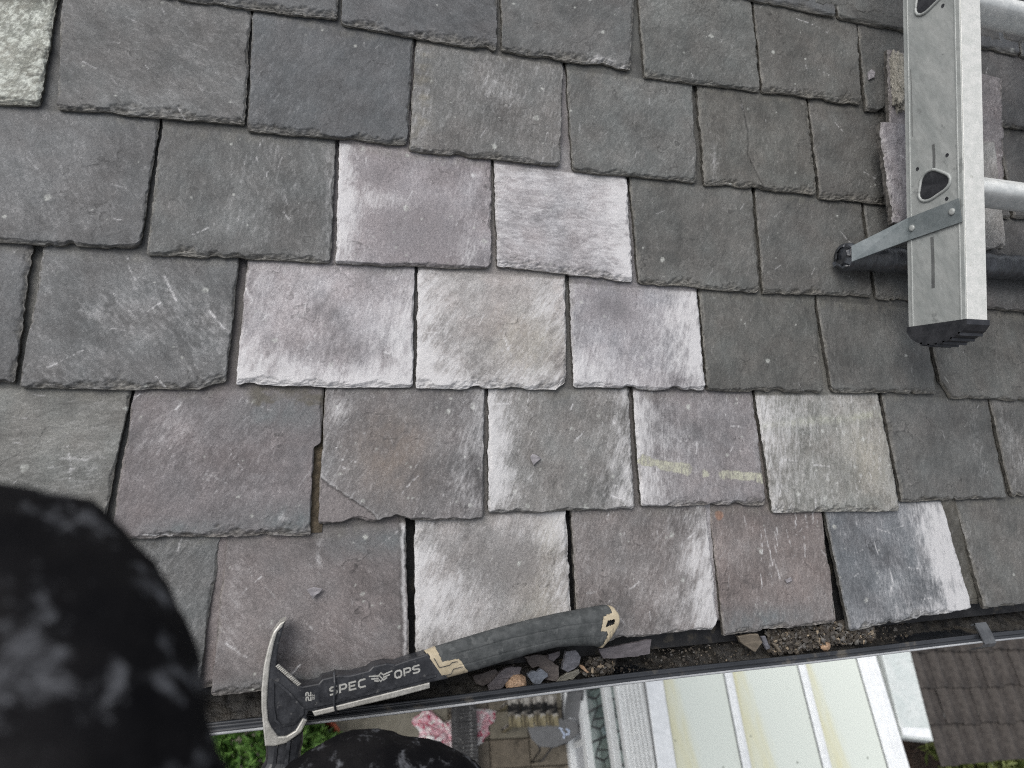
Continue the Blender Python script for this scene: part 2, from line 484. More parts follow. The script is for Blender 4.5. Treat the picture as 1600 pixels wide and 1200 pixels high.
def slate_mesh(key, q, st, seed, fine=True):
    rng = np.random.RandomState(seed)
    TL, TR, BR, BLc = [np.array(p, float) for p in q]
    W = 0.5 * (np.linalg.norm(TR - TL) + np.linalg.norm(BR - BLc))
    Hh = 0.5 * (np.linalg.norm(TL - BLc) + np.linalg.norm(TR - BR))
    sp = 1.4 if fine else 6.0
    ed = [0, .45, .9, 1.4, 2.0, 2.7, 3.5, 4.5]
    mid = np.linspace(5.6, W - 5.6, int((W - 11.2) / sp))
    xs = np.array(ed + list(mid) + [W - e for e in ed[::-1]])
    eb_ = [0, .4, .8, 1.2, 1.7, 2.2, 2.8, 3.4, 4.1, 4.9, 5.8, 6.8, 7.9, 9.1]
    top = Hh if st.get('short') else Hh + 14
    ys = np.array(eb_ + list(np.linspace(10.4, top, int((top - 10) / sp))) + ([] if st.get('short') else list(np.linspace(top + 16, 2.16 * Hh, 8))))
    X, Y = np.meshgrid(xs, ys)
    S, T = X / W, Y / Hh
    ox, oy = rng.rand(2) * 500
    g = rad(st.get('g', 60))
    gx, gy = X * math.cos(g) + Y * math.sin(g), -X * math.sin(g) + Y * math.cos(g)
    kb, ks = st.get('eb', 1.0) * rng.uniform(.4, 1.5), st.get('es', 1.0) * rng.uniform(.6, 1.4)
    hf = rng.uniform(.1, .75)
    # ---- outline
    x1 = xs
    yb = 1.3 * fbm(x1 / 38 + ox, x1 * 0 + 3, seed, 3) + hf * fbm(x1 / rng.uniform(5, 12) + ox, x1 * 0 + 9, seed + 1, 3)
    for i in range(rng.randint(1, 4)):
        c0, w0, d0 = rng.uniform(10, W - 10), rng.uniform(3, 13), rng.uniform(.6, 3.8)
        yb += d0 * np.exp(-((x1 - c0) / w0) ** 4)
    rl, rr = st.get('rc', (rng.uniform(1.5, 6), rng.uniform(1.5, 6)))
    for r0, dd in ((rl, x1), (rr, W - x1)):
        k = np.clip(1 - dd / r0, 0, 1)
        yb += r0 * (1 - np.sqrt(np.clip(1 - k * k, 0, 1)))
    for nm, dd in (('clipL', x1), ('clipR', W - x1)):
        if nm in st:
            cw, chh = st[nm]
            yb += chh * np.clip(1.25 - dd / cw * 1.25, 0, 1) ** .7
    y1 = ys
    xl = .8 * fbm(y1 / 30 + oy, y1 * 0 + 5, seed + 2, 3) + .5 * fbm(y1 / 6 + oy, y1 * 0 + 1, seed + 3, 2) * ks
    xr = .8 * fbm(y1 / 30 + oy, y1 * 0 + 25, seed + 4, 3) + .5 * fbm(y1 / 6 + oy, y1 * 0 + 31, seed + 5, 2) * ks
    if 'bite' in st:
        sd, tt, dp = st['bite']
        xr += -dp * sst(tt - .02, tt + .02, y1 / Hh) + dp * .3
    Lb = 10 + 2.2 * np.abs(yb)
    Yp = Y + yb[None, :] * np.exp(-Y / Lb[None, :])
    Ll = 10 + 2.2 * np.abs(xl); Lr = 10 + 2.2 * np.abs(xr)
    Xp = X + xl[:, None] * np.exp(-X / Ll[:, None]) - xr[:, None] * np.exp(-(W - X) / Lr[:, None])
    s, t = Xp / W, Yp / Hh
    P = ((1 - s)[..., None] * BLc + s[..., None] * BR) * (1 - t)[..., None] + ((1 - s)[..., None] * TL + s[..., None] * TR) * t[..., None]
    # ---- relief
    z = (0 if st.get('short') else -9.0) * Yp / 155.0 + rng.uniform(-.3, .15) + rng.uniform(-.5, .1) * (S - .5)
    z += .32 * fbm(gx / 46 + ox, gy / 20 + oy, seed + 7, 4) + .10 * fbm(gx / 9 + ox, gy / 3.2 + oy, seed + 8, 3)
    lay = st.get('lay', .45)
    lf = fbm(X / 62 + ox, Y / 48 + oy, seed + 9, 4)
    lay_line = np.zeros_like(z)
    for th in (-.25, .12, .42)[:1 + int(lay * 1.5)]:
        z += .45 * min(lay, 1.2) * (sst(th, th + .03, lf) - .5)
        lay_line += np.exp(-((lf - th - .015) / .017) ** 2) - .45 * np.exp(-((lf - th - .055) / .02) ** 2)
    # chipped lower edge and sides in thin layers
    cn = fbm(X / 5 + ox, Y / 3 + oy, seed + 10, 3)
    cn2 = fbm(X / 16 + ox, Y / 9 + oy, seed + 11, 3)
    wb = np.clip((5.6 + 4.4 * fbm(x1 / 22 + ox, x1 * 0 + 60, seed + 12, 3)) * kb, .9, 14)[None, :]
    qb = np.clip(1 - Y / wb + .28 * cn + .15 * cn2, 0, 1.3) * (Y < wb * 1.4)
    def terr(v, k=3):
        v = v * k
        f = np.floor(v)
        return (f + sst(.35, .85, v - f)) / k
    drop = 4.2 * terr(np.clip(qb, 0, 1.1))
    wl_ = np.clip((2.3 + 2.6 * fbm(y1 / 20 + oy, y1 * 0 + 77, seed + 13, 3)) * ks, .4, 8)[:, None]
    wr_ = np.clip((2.3 + 2.6 * fbm(y1 / 20 + oy, y1 * 0 + 87, seed + 14, 3)) * ks, .4, 8)[:, None]
    ql = np.clip(1 - X / wl_ + .25 * cn, 0, 1.2) * (X < wl_ * 1.4)
    qr = np.clip(1 - (W - X) / wr_ + .25 * cn, 0, 1.2) * ((W - X) < wr_ * 1.4)
    dside = 2.4 * np.maximum(terr(np.clip(ql, 0, 1)), terr(np.clip(qr, 0, 1)))
    edge = np.clip(np.maximum(qb, np.maximum(ql, qr) * .8), 0, 1)
    fz = fbm(X / 17 + ox, Y / 2.6 + oy, seed + 61, 3)
    fv = fbm(X / 2.6 + ox, Y / 17 + oy, seed + 62, 3)
    fis = np.exp(-(fz / .10) ** 2) * np.clip(1.5 - Y / (wb * 1.35), 0, 1)
    fis = np.maximum(fis, np.exp(-(fv / .10) ** 2) * np.clip(1.5 - np.minimum(X / (wl_ * 1.5), (W - X) / (wr_ * 1.5)), 0, 1))
    fis = fis * np.clip(.55 + 1.1 * cn2, 0, 1)
    z -= .9 * fis
    z -= np.maximum(drop, dside)
    # ---- colour
    c0 = np.array(st.get('c', DK))
    if not st.get('short'):
        c0 = c0 * (.77 + .20 * sst(.12, .22, c0.mean())) * (np.array([1.0, .985, 1.02]) if c0.mean() < .15 else np.array([1.0, .988, 1.0]))
    m1 = fbm(X / 55 + ox, Y / 45 + oy, seed + 20, 4)
    m2 = fbm(gx / 16 + ox, gy / 8 + oy, seed + 21, 4)
    m3 = fbm(gx / 5 + ox, gy / 2.0 + oy, seed + 22, 3)
    m4 = fbm(X / 30 + ox, Y / 30 + oy, seed + 23, 3)
    col = c0[None, None, :] * (1 + .24 * m1 + .13 * m2 + .10 * m3)[..., None]
    col = col * (1 + m4[..., None] * np.array([.022, -.006, -.016]))
    def blob(a):
        return np.exp(-(((S - a[0]) / a[2]) ** 2 + ((T - a[1]) / a[3]) ** 2)) * np.clip(.9 + .38 * m2 + .25 * m1, 0, 1.6)
    def lay_on(m, c, k=1.0):
        nonlocal col
        m = np.clip(m * k, 0, 1)[..., None]
        col = col * (1 - m) + np.array(c) * m
    for a in st.get('blue', []): lay_on(blob(a), (0.105, 0.115, 0.12), .8)
    for a in st.get('dark', []): lay_on(blob(a), c0 * .72, .9)
    for a in st.get('tan', []): lay_on(blob(a), (0.27, 0.25, 0.205), .55)
    for a in st.get('brownp', []): lay_on(blob(a), (0.155, 0.128, 0.11), .7)
    if 'brown' in st: lay_on(blob(st['brown']) * np.clip(.5 + .9 * cn2, 0, 1), (0.15, 0.138, 0.108), .7)
    # ---- bloom
    def e(k, d, L): return st.get(k, 0) * np.exp(-np.clip(d, 0, None) / L) * np.clip(.85 + .45 * m1 + .3 * m2, 0, 2)
    b = st.get('O', .05) * (1 + .35 * m1 + .25 * m2) + e('L', X, 22) + e('R', W - X, 24) + e('B', Y, 26) + e('T', Hh - Y, 28)
    for a in st.get('p', []): b = b + a[4] * blob(a)
    for a in st.get('dark', []): b = b - .25 * blob(a)
    b = b + .13 * m3 + .05
    fl = fbm(gx / 14 + ox, gy / 1.5 + oy, seed + 24, 3)          # fine chalky strokes along the grain
    b = b + .40 * np.clip(b, 0, .6) * np.clip(fl, -.6, 1)
    for i in range(int(70 * st.get('O', 0) + 3)):
        sx, sy, an = rng.rand() * W, rng.rand() * Hh, g + rng.normal() * .45
        k = (X - sx) * math.cos(an) + (Y - sy) * math.sin(an)
        d = np.abs(-(X - sx) * math.sin(an) + (Y - sy) * math.cos(an) + 1.0 * m2)
        b = b + rng.uniform(.15, .6) * np.exp(-(d / rng.uniform(.5, .9)) ** 2) * (np.abs(k) < rng.uniform(2, 9))
    if st.get('lich'):
        lm = sst(-.25, .45, fbm(X / 7 + ox, Y / 7 + oy, seed + 30, 5, .8))
        lay_on(lm, (0.43, 0.45, 0.41), .95)
        lay_on(sst(.1, .6, fbm(X / 4 + 90, Y / 5, seed + 31, 4, .7)), (0.10, 0.105, 0.09), .6)
        b = b * .4
    # thin lines left by flaking
    col = col * (1 - .55 * np.clip(lay_line * min(1, .5 + lay), -.5, 1) * np.clip(.35 + 1.3 * m4, 0, 1))[..., None]
    if 'crack' in st:
        pts = st['crack']
        dm = np.full_like(X, 1e9)
        for (s0, t0), (s1, t1) in zip(pts[:-1], pts[1:]):
            ax, ay, bx, by = s0 * W, t0 * Hh, s1 * W, t1 * Hh
            k = np.clip(((X - ax) * (bx - ax) + (Y - ay) * (by - ay)) / ((bx - ax) ** 2 + (by - ay) ** 2), 0, 1)
            dm = np.minimum(dm, np.hypot(X - ax - k * (bx - ax) + 1.2 * cn, Y - ay - k * (by - ay)))
        z -= 1.3 * np.exp(-(dm / 1.3) ** 2)
        z += .5 * sst(0, 4, X - W * .45)
        col = col * (1 - .5 * np.exp(-(dm / 1.2) ** 2))[..., None]
    if st.get('flake'):          # lower left corner has lost its upper layer
        dl = (S * Hh * .9 + Y * 1.0 - Hh * .33) + 2.0 * cn2 + 1.2 * cn
        low = 1 - sst(-.7, .7, dl)
        z -= 1.9 * low
        lay_on(low, np.array((0.150, 0.135, 0.135)) , .85)
        col = col * (1 + .15 * low * m3)[..., None]
        col = col * (1 - .55 * np.exp(-(dl / 1.2) ** 2))[..., None]
        b = b * (1 - .6 * low) + .35 * np.exp(-((dl - 2.2) / 1.2) ** 2)
    # broken rims: paler and browner stone
    ec = np.array((0.165, 0.154, 0.132)) * .85 + c0 * .35
    lay_on(edge * np.clip(.75 + .5 * cn2, 0, 1), ec, .8)
    col = col * (1 - .42 * np.clip(edge, 0, 1) * sst(.0, .5, cn))[..., None]
    col = col * (1 - .62 * fis)[..., None]
    col = col * (1 + .22 * np.clip(edge - .15, 0, 1) * np.clip(-cn, 0, 1))[..., None]
    # specks of lichen and lime
    for i in range(st.get('spk', 3)):
        sx, sy, r0 = rng.rand() * W, rng.rand() * Hh, rng.choice([1.0, 1.2, 1.5, 2.3, 3.6], p=[.3, .25, .2, .15, .1])
        d = np.hypot(X - sx, Y - sy) + r0 * .5 * cn
        k = 1 - sst(r0 * .6, r0 * 1.15, d)
        lay_on(k * np.clip(.7 + .4 * m3, 0, 1), (0.36, 0.37, 0.35), .85)
    # scratches
    for i in range(int(st.get('scr', 1) * .75)):
        sx, sy = rng.rand() * W, rng.rand() * Hh
        an = g + rad(90) * rng.choice([0, 1]) + rng.normal() * .3
        if key == '5.4': sx, sy, an = W * rng.uniform(.3, .95), Hh * rng.uniform(.35, .95), rad(rng.normal() * 9 + 90)
        ln, wd = rng.uniform(5, 20), rng.uniform(.7, 1.0)
        k = (X - sx) * math.cos(an) + (Y - sy) * math.sin(an)
        d = np.abs(-(X - sx) * math.sin(an) + (Y - sy) * math.cos(an) + .8 * m2 + .0018 * k * k * rng.normal())
        b = b + rng.uniform(.4, .9) * np.exp(-(d / wd) ** 2) * (np.abs(k) < ln) * np.clip(.6 + m3, 0, 1)
    if st.get('paint'):
        for (s0, t0, s1, t1, w0) in ((.04, .40, .38, .315, 6.2), (.66, .265, .985, .245, 6.0), (.515, .285, .53, .28, 4.0)):
            ax, ay, bx, by = s0 * W, t0 * Hh, s1 * W, t1 * Hh
            k = np.clip(((X - ax) * (bx - ax) + (Y - ay) * (by - ay)) / ((bx - ax) ** 2 + (by - ay) ** 2), 0, 1)
            d = np.hypot(X - ax - k * (bx - ax), Y - ay - k * (by - ay)) + 2.4 * cn2 + .9 * cn
            mk = (1 - sst(w0 - 1.2, w0 + .6, d)) * np.clip(.85 + .5 * m3 + .35 * fl, .15, 1)
            lay_on(mk, (0.36, 0.36, 0.285), .85)
            b = b * (1 - mk)
    if st.get('band'):
        mk = np.exp(-((T - .74 - .10 * S + .02 * m1) / .035) ** 2)
        lay_on(mk * np.clip(.5 + .5 * m2, 0, 1), (0.32, 0.33, 0.25), .6)
    if st.get('orange'):
        d = np.hypot((X - .08 * W) * .9, (Y - .93 * Hh)) + 2 * cn2
        lay_on(1 - sst(5, 7, d), (0.24, 0.13, 0.085), .7)
    if st.get('edgeR'):
        b = b + .7 * np.exp(-((W - X - 4 - 1.5 * cn2) / 2.5) ** 2)
        col = col * (1 - .35 * np.exp(-((W - X - 8) / 2.0) ** 2))[..., None]
    # silt gathered along the foot of the slate above
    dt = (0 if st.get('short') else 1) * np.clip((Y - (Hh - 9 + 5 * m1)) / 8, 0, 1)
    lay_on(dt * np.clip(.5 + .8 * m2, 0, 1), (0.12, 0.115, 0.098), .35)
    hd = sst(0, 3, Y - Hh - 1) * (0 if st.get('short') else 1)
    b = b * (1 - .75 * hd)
    col = col * (1 - .30 * hd)[..., None]  # covered heads coloured darker, painting shade into the open gaps
    if st.get('td'):
        mk = sst(.91, .94, T + .03 * cn2 + .012 * cn) * sst(.58, .66, S + .03 * m1)
        lay_on(mk * np.clip(.6 + .7 * cn2 + .4 * cn, 0, 1), (.085, .078, .064), .9)
        z += .0 * mk
        b = b * (1 - mk)
    col = np.clip(col, 0.012, .8)
    # ---- mesh
    ny, nx = X.shape
    co = np.stack([P[..., 0], P[..., 1], z], -1).reshape(-1, 3)
    idx = np.arange(nx * ny).reshape(ny, nx)
    F = np.stack([idx[:-1, :-1], idx[:-1, 1:], idx[1:, 1:], idx[1:, :-1]], -1).reshape(-1, 4)
    colv = np.concatenate([col.reshape(-1, 3), np.ones((nx * ny, 1))], 1)
    bv = b.reshape(-1)
    tc = np.stack([gx + ox, gy + oy, z * 3], -1).reshape(-1, 3) / 1000.0
    # skirt with three ledges all round the exposed rim
    loop = np.concatenate([idx[::-1, 0], idx[0, 1:], idx[1:, -1]])
    rim = co[loop]
    zb = -st.get('th', 7.4) - (0 if st.get('short') else 9.0) * np.concatenate([Yp[::-1, 0], Yp[0, 1:], Yp[1:, -1]]) / 155.0
    nl = len(loop)
    cen = co.mean(0)
    out = np.zeros((nl, 2)); co[:, 2] += st.get('n', 0); rim[:, 2] += st.get('n', 0); zb = zb + st.get('n', 0)
    out[:ny] = (-1, 0); out[ny:ny + nx - 2] = (0, -1); out[ny + nx - 2:] = (1, 0)
    rings = [rim]
    for kk, fr in enumerate((0.0, .4, .75, 1.0)):
        r = rim.copy()
        r[:, 2] = rim[:, 2] * (1 - fr) + zb * fr
        wob = .38 * fbm(np.arange(nl) / 6.0 + 40 * kk, np.arange(nl) * 0 + kk * 5.0, seed + 40, 3) * (fr > 0)
        r[:, :2] += out * wob[:, None]
        rings.append(r)
    base = len(co)
    allco = [co] + rings[1:]
    FF = [F]
    for kk in range(3):
        a0 = base + kk * nl; a1 = base + (kk + 1) * nl
        i = np.arange(nl - 1)
        FF.append(np.stack([a0 + i, a1 + i, a1 + i + 1, a0 + i + 1], -1))
    co = np.concatenate(allco)
    F = np.concatenate(FF)
    nn = len(co) - base
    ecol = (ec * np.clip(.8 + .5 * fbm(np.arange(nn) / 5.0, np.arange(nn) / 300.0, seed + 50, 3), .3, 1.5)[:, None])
    ecol = ecol * np.tile(np.where(np.abs(out[:, 0]) > .5, .38, 1.0), len(rings) - 1)[:, None]   # side faces darkened, painting shade into the joints
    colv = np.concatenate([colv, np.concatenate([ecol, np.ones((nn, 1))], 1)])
    bv = np.concatenate([bv, np.full(nn, -.2)])
    tc = np.concatenate([tc, np.concatenate([r for r in rings[1:]]) * np.array([1, 1, 3]) / 1000.0])
    Wd = RW(co / 1000.0)
    org = Wd[:nx * ny].mean(0)
    me = bpy.data.meshes.new('slate')
    me.vertices.add(len(Wd)); me.vertices.foreach_set('co', (Wd - org).ravel())
    me.loops.add(F.size); me.loops.foreach_set('vertex_index', F.ravel())
    me.polygons.add(len(F)); me.polygons.foreach_set('loop_start', np.arange(0, F.size, 4))
    me.update(calc_edges=True)
    me.polygons.foreach_set('use_smooth', np.ones(len(F), bool))
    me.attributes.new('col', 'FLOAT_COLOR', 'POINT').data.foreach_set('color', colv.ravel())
    me.attributes.new('bl', 'FLOAT', 'POINT').data.foreach_set('value', bv)
    me.attributes.new('tc', 'FLOAT_VECTOR', 'POINT').data.foreach_set('vector', tc.ravel())
    me.materials.append(M['slate'])
    return me, org


seed = 100
hidden = {'0.0', '-1.2', '-1.3', '-1.4', '1.8'}
for ln in SL.splitlines():
    a = ln.split()
    q = [(float(a[1 + 2 * i]), float(a[2 + 2 * i])) for i in range(4)]
    seed += 61
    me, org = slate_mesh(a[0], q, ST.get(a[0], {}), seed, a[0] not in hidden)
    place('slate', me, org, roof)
for q, st_ in (([(-436, -606), (-240, -606), (-238, -784), (-438, -782)], dict(c=PU, n=-10.5, short=1, O=.1)), ([(600, -604), (800, -604), (806, -772), (604, -774)], dict(c=(.07, .067, .058), n=-10.5, short=1, O=.1)),
               ([(180, -604), (372, -604), (372, -764), (182, -764)], dict(c=LG, n=-10.5, short=1, O=.3))):
    seed += 61
    me, org = slate_mesh('u', q, st_, seed, False)
    place('slate', me, org, roof)
V = np.array([(-.243, -.628, -.0082), (-.226, -.628, -.0082), (-.220, -.468, -.0168), (-.236, -.468, -.0168)])
V = np.concatenate([V, V - np.array([0, 0, .003])])
build('timber_slip', RW(V), [(0, 1, 2, 3), (0, 4, 5, 1), (3, 2, 6, 7), (0, 3, 7, 4), (1, 5, 6, 2)], simple('old_batten', (.05, .040, .027), (.11, .088, .060), 160, .9, .8, .003), roof)
# slates carrying on past the edges of the view
for k in range(-2, 6):
    v1, v0 = -.155 * k + .002, -.155 * k - .155
    off = 0.1 if k % 2 else 0.0
    lo = {-2: 9, -1: -.318, 0: -.61, 1: -.735, 2: -.62, 3: -.73, 4: -.645, 5: -.55}[k]
    hi = {-2: -9, -1: 1.136, 0: 1.0, 1: 1.092, 2: .996, 3: .912, 4: 1.05, 5: .94}[k]
    if k == -2:
        xr_ = [-1.03 + .2 * i for i in range(13)]
    else:
        xr_ = [lo - .004 - .2 * (i + 1) for i in range(int((lo + 1.04) / .2))] + [hi + .004 + .2 * i for i in range(int((1.72 - hi) / .2))]
    for x0 in xr_:
        seed += 61
        q = [(x0 * 1000, v1 * 1000 - 155), (x0 * 1000 + 195, v1 * 1000 - 155), (x0 * 1000 + 195, v1 * 1000 - 310), (x0 * 1000, v1 * 1000 - 310)]
        q = [(x, y + 155) for x, y in q]
        me, org = slate_mesh('x', q, dict(c=random.choice([BL, DK, DB])), seed, False)
        place('slate', me, org, roof)

# ------------------------------------------------------------------ gutter, fascia, wall
GY, GZ, GR = -0.690, 6.652, 0.056
prof = []
for i in range(19):                                    # inside, back to front
    t = math.pi * i / 18
    prof.append((GY + (GR - .003) * math.cos(t), GZ - (GR - .003) * math.sin(t)))
prof += [(-.7425, GZ + .003), (-.7385, GZ + .0045), (-.7370, GZ + .0060), (-.7378, GZ + .0078), (-.7395, GZ + .0084), (-.7405, GZ + .0072), (-.7425, GZ + .0070), (-.7435, GZ + .0084),
         (-.7446, GZ + .0095), (-.7462, GZ + .0100), (-.7478, GZ + .0097), (-.7490, GZ + .0086), (-.7496, GZ + .0068), (-.7490, GZ + .0045), (-.7475, GZ + .000)]
for i in range(19):
    t = math.pi * (1 - i / 18)
    prof.append((GY + GR * math.cos(t), GZ - GR * math.sin(t)))
xsx = np.linspace(-1.1, 1.8, 60)
V, F = [], []
npf = len(prof)
for i, x in enumerate(xsx):
    w = .0012 * math.sin(x * 4.1) + .0008 * math.sin(x * 11)
    for (y, z) in prof:
        V.append((x, y + w, z + .5 * w - .0012 * (x - .3)))
for i in range(len(xsx) - 1):
    for k in range(npf):
        k2 = (k + 1) % npf
        F.append((i * npf + k, i * npf + k2, (i + 1) * npf + k2, (i + 1) * npf + k))
gutter = build('gutter', V, F, M['gutter'], house, smooth=True)
highlight_line = [(x, -.7490 + .0012 * math.sin(x * 4.1) + .0008 * math.sin(x * 11), GZ + .0090 + .0006 * math.sin(x * 4.1) - .0012 * (x - .3)) for x in xsx]
V, F = tube(highlight_line, .0015, 8)
build('rim_highlight', V, F, simple('rim_highlight_grey', (.20, .21, .22), (.38, .39, .40), 30, .3, .0, aniso=(.2, 1, 1)), gutter, True)  # pale strip added as a painted highlight along the gutter rim
# silt lying along the gutter bed
gx_ = np.linspace(-1.09, 1.79, 700); gy_ = np.linspace(-.740, -.645, 30)
X, Y = np.meshgrid(gx_, gy_)
Zs = GZ - .034 + .004 * fbm(X * 14, Y * 30, 5, 4) + .0022 * fbm(X * 130, Y * 130, 6, 4) - .25 * (Y + .70) ** 2 * 10 * 0
Zs -= .010 * sst(-.1, .5, fbm(X * 6, Y * 4 + 3, 9, 3))
Zs += .017 * (np.exp(-((X - .03) / .10) ** 4) + np.exp(-((X - .44) / .12) ** 4))
V = np.stack([X, Y, Zs], -1).reshape(-1, 3)
ii = np.arange(X.size).reshape(X.shape)
F = np.stack([ii[:-1, :-1], ii[:-1, 1:], ii[1:, 1:], ii[1:, :-1]], -1).reshape(-1, 4)
tag(build('silt', V, F, M['silt'], gutter, True), kind='stuff')
# joint clip over the rim
M['clip'] = simple('clip_plastic', (0.05, 0.053, 0.058), (0.085, 0.09, 0.095), 60, 0.4, .1)
cl = MB()
cx = 0.704
prof2 = [(-.722, GZ + .004), (-.722, GZ + .0125), (-.735, GZ + .0135), (-.752, GZ + .0125), (-.7555, GZ + .006), (-.754, GZ - .014)]
for j in range(len(prof2) - 1):
    (ya, za), (yb_, zb_) = prof2[j], prof2[j + 1]
    d = np.array([yb_ - ya, zb_ - za]); d /= np.linalg.norm(d); nn = np.array([d[1], -d[0]]) * .0022
    cl.add([(cx, ya, za), (cx + .022, ya, za), (cx + .022, yb_, zb_), (cx, yb_, zb_),
            (cx, ya - nn[0], za - nn[1]), (cx + .022, ya - nn[0], za - nn[1]), (cx + .022, yb_ - nn[0], zb_ - nn[1]), (cx, yb_ - nn[0], zb_ - nn[1])],
           [(0, 1, 2, 3), (4, 7, 6, 5), (0, 3, 7, 4), (1, 5, 6, 2), (0, 4, 5, 1), (3, 2, 6, 7)])
cl.go('gutter_clip', M['clip'], gutter)
MB().box((-1.1, -.628, 6.44), (1.8, -.606, 6.655)).go('fascia', M['white'], house)
MB().box((-1.1, -.606, 6.44), (1.8, .50, 6.455)).go('soffit', M['white'], house)
MB().box((-1.1, .50, 0), (1.8, .75, 6.44)).go('wall', M['wall'], house)

# ------------------------------------------------------------------ hammer (roof frame, mm)
M['ham_black'] = simple('hammer_black_paint', (0.016, 0.017, 0.020), (0.036, 0.038, 0.043), 70, 0.36, .15, .0006, c3=(0.075, 0.075, 0.076), s3=0.60, scale3=160)
M['ham_steel'] = simple('hammer_bare_steel', (0.30, 0.295, 0.27), (0.46, 0.45, 0.42), 120, 0.45, .12, .0004, metal=.45)
M['ham_rubber'] = simple('hammer_grip_rubber', (0.040, 0.044, 0.045), (0.074, 0.079, 0.080), 90, 0.7, .35, .0008, c3=(0.085, 0.09, 0.09), s3=0.56, scale3=110, spec=.2)
M['ham_tan'] = simple('hammer_tan_plastic', (0.36, 0.305, 0.21), (0.45, 0.39, 0.285), 60, 0.5, .12, .0005, c3=(0.22, 0.19, 0.14), s3=0.62, scale3=80)
M['ham_print'] = simple('hammer_grey_print', (0.27, 0.27, 0.25), (0.38, 0.38, 0.36), 200, 0.5, .0)
mm = lambda L: [(x / 1000, y / 1000) for x, y in L]
H_BODY = [(-262.4,-714.9),(-265.5,-725.8),(-268.5,-737.4),(-270.0,-747.6),(-270.6,-759.3),(-265.7,-765.9),(-254.4,-777.7),(-244.0,-781.7),(-228.4,-780.3),(-224.7,-776.3),(-208.1,-774.2),(-200.4,-775.4),(-195.8,-775.4),(-177.2,-772.7),(-172.5,-768.6),(-158.3,-766.9),(-148.7,-769.0),(-135.8,-765.9),(-113.0,-761.5),(-101.5,-773.8),(-90.9,-789.6),(-111.6,-791.7),(-151.9,-797.9),(-206.2,-805.6),(-233.2,-808.4),(-237.7,-806.8),(-239.8,-810.6),(-239.7,-815.0),(-245.4,-825.8),(-259.1,-834.2),(-269.8,-835.7),(-279.1,-834.6),(-280.9,-821.6),(-283.6,-798.5),(-284.1,-781.2),(-282.5,-758.2),(-278.7,-739.5),(-273.9,-725.1),(-267.5,-717.0)]
H_EDGE = [(-262.4,-714.4),(-265.6,-720.6),(-270.5,-725.7),(-273.6,-737.0),(-276.8,-755.8),(-278.3,-777.5),(-278.7,-796.2),(-277.2,-810.7),(-273.8,-818.2),(-267.2,-827.5),(-259.2,-827.8),(-250.6,-823.8),(-243.5,-812.4),(-239.3,-815.0),(-245.0,-826.2),(-259.1,-834.8),(-269.8,-836.3),(-279.7,-835.1),(-281.5,-821.5),(-284.2,-798.4),(-284.7,-781.1),(-283.1,-758.1),(-279.2,-739.4),(-274.5,-725.1),(-267.8,-716.4)]
H_POCKET = [(-273.5,-773.6),(-267.6,-777.1),(-258.7,-785.3),(-244.4,-802.8),(-243.6,-808.0),(-251.5,-816.5),(-264.5,-817.8),(-270.4,-811.4),(-272.9,-796.8)]
H_STRIP = [(-234.7,-807.1),(-210.8,-804.3),(-151.9,-796.4),(-111.6,-791.1),(-111.3,-797.3),(-151.9,-803.2),(-206.2,-809.3),(-231.7,-812.4)]
G_TOP = [(-115.2,-760.4),(-105.9,-757.3),(-66.4,-749.4),(-27.3,-741.9),(9.2,-736.5),(46.8,-731.7),(85.4,-728.0),(103.2,-726.4),(113.0,-728.3),(118.0,-735.3),(119.6,-741.5)]
G_BOT = [(-94.1,-791.1),(-89.3,-790.3),(-67.0,-787.2),(-56.6,-785.9),(-28.3,-780.5),(8.0,-774.0),(37.7,-769.9),(60.4,-769.9),(83.3,-771.9),(96.7,-775.7),(108,-766.0),(116,-754.0),(119.8,-743.5)]
G_COLLAR = [(-125,-760.7),(-105.9,-752),(-97.6,-770.8),(-78.8,-769.3),(-63,-792),(-100,-796)]
G_CAP = [(107.2,-720.0),(130,-720),(130,-785),(88,-785),(91.7,-775),(97.2,-766.6),(101.5,-758.4),(99.7,-754.8),(92.0,-753.8),(96.7,-737.2),(107.7,-734.6)]
hammer = empty('hammer', RW((-.13, -.78, .0)), 'black claw hammer with grey rubber grip lying along the gutter edge', 'hammer')
V, F = prism(mm(H_BODY), .005, .0285, .0016)
build('shaft', RW(V), F, M['ham_black'], hammer)
V, F = prism(mm(H_EDGE), .003, .0302, .0014)
head = build('striking_edge', RW(V), F, M['ham_steel'], hammer)
# neck and striking face reaching down past the gutter
neck = MB()
ax_ = np.array([-.2605, -.828]); dr = np.array([-.075, -1.0]); dr /= np.linalg.norm(dr); pr = np.array([dr[1], -dr[0]]) * -1
rows = []
for (t, w, h) in ((0, .0175, .0105), (.010, .0185, .0110), (.020, .0170, .0110), (.027, .0172, .0115), (.033, .0205, .0135), (.036, .0215, .0140), (.050, .0215, .0140)):
    c = ax_ + dr * t
    ring = []
    for k in range(20):
        a = 2 * math.pi * k / 20
        ca, sa = math.cos(a), math.sin(a)
        ca = math.copysign(abs(ca) ** .7, ca); sa = math.copysign(abs(sa) ** .7, sa)
        p = c + pr * w * ca
        ring.append((p[0], p[1], .0165 + h * sa))
    rows.append(ring)
V = [p for r in rows for p in r]
F = [(i * 20 + k, i * 20 + (k + 1) % 20, (i + 1) * 20 + (k + 1) % 20, (i + 1) * 20 + k) for i in range(6) for k in range(20)] + [tuple(range(20))[::-1], tuple(120 + k for k in range(20))]
build('neck', RW(V), F, M['ham_black'], hammer)
sv, sf = ribbon([ax_ + dr * .002 + pr * .004, ax_ + dr * .026 + pr * .0035, ax_ + dr * .036 + pr * .009], .0035, .0292, h=.004)
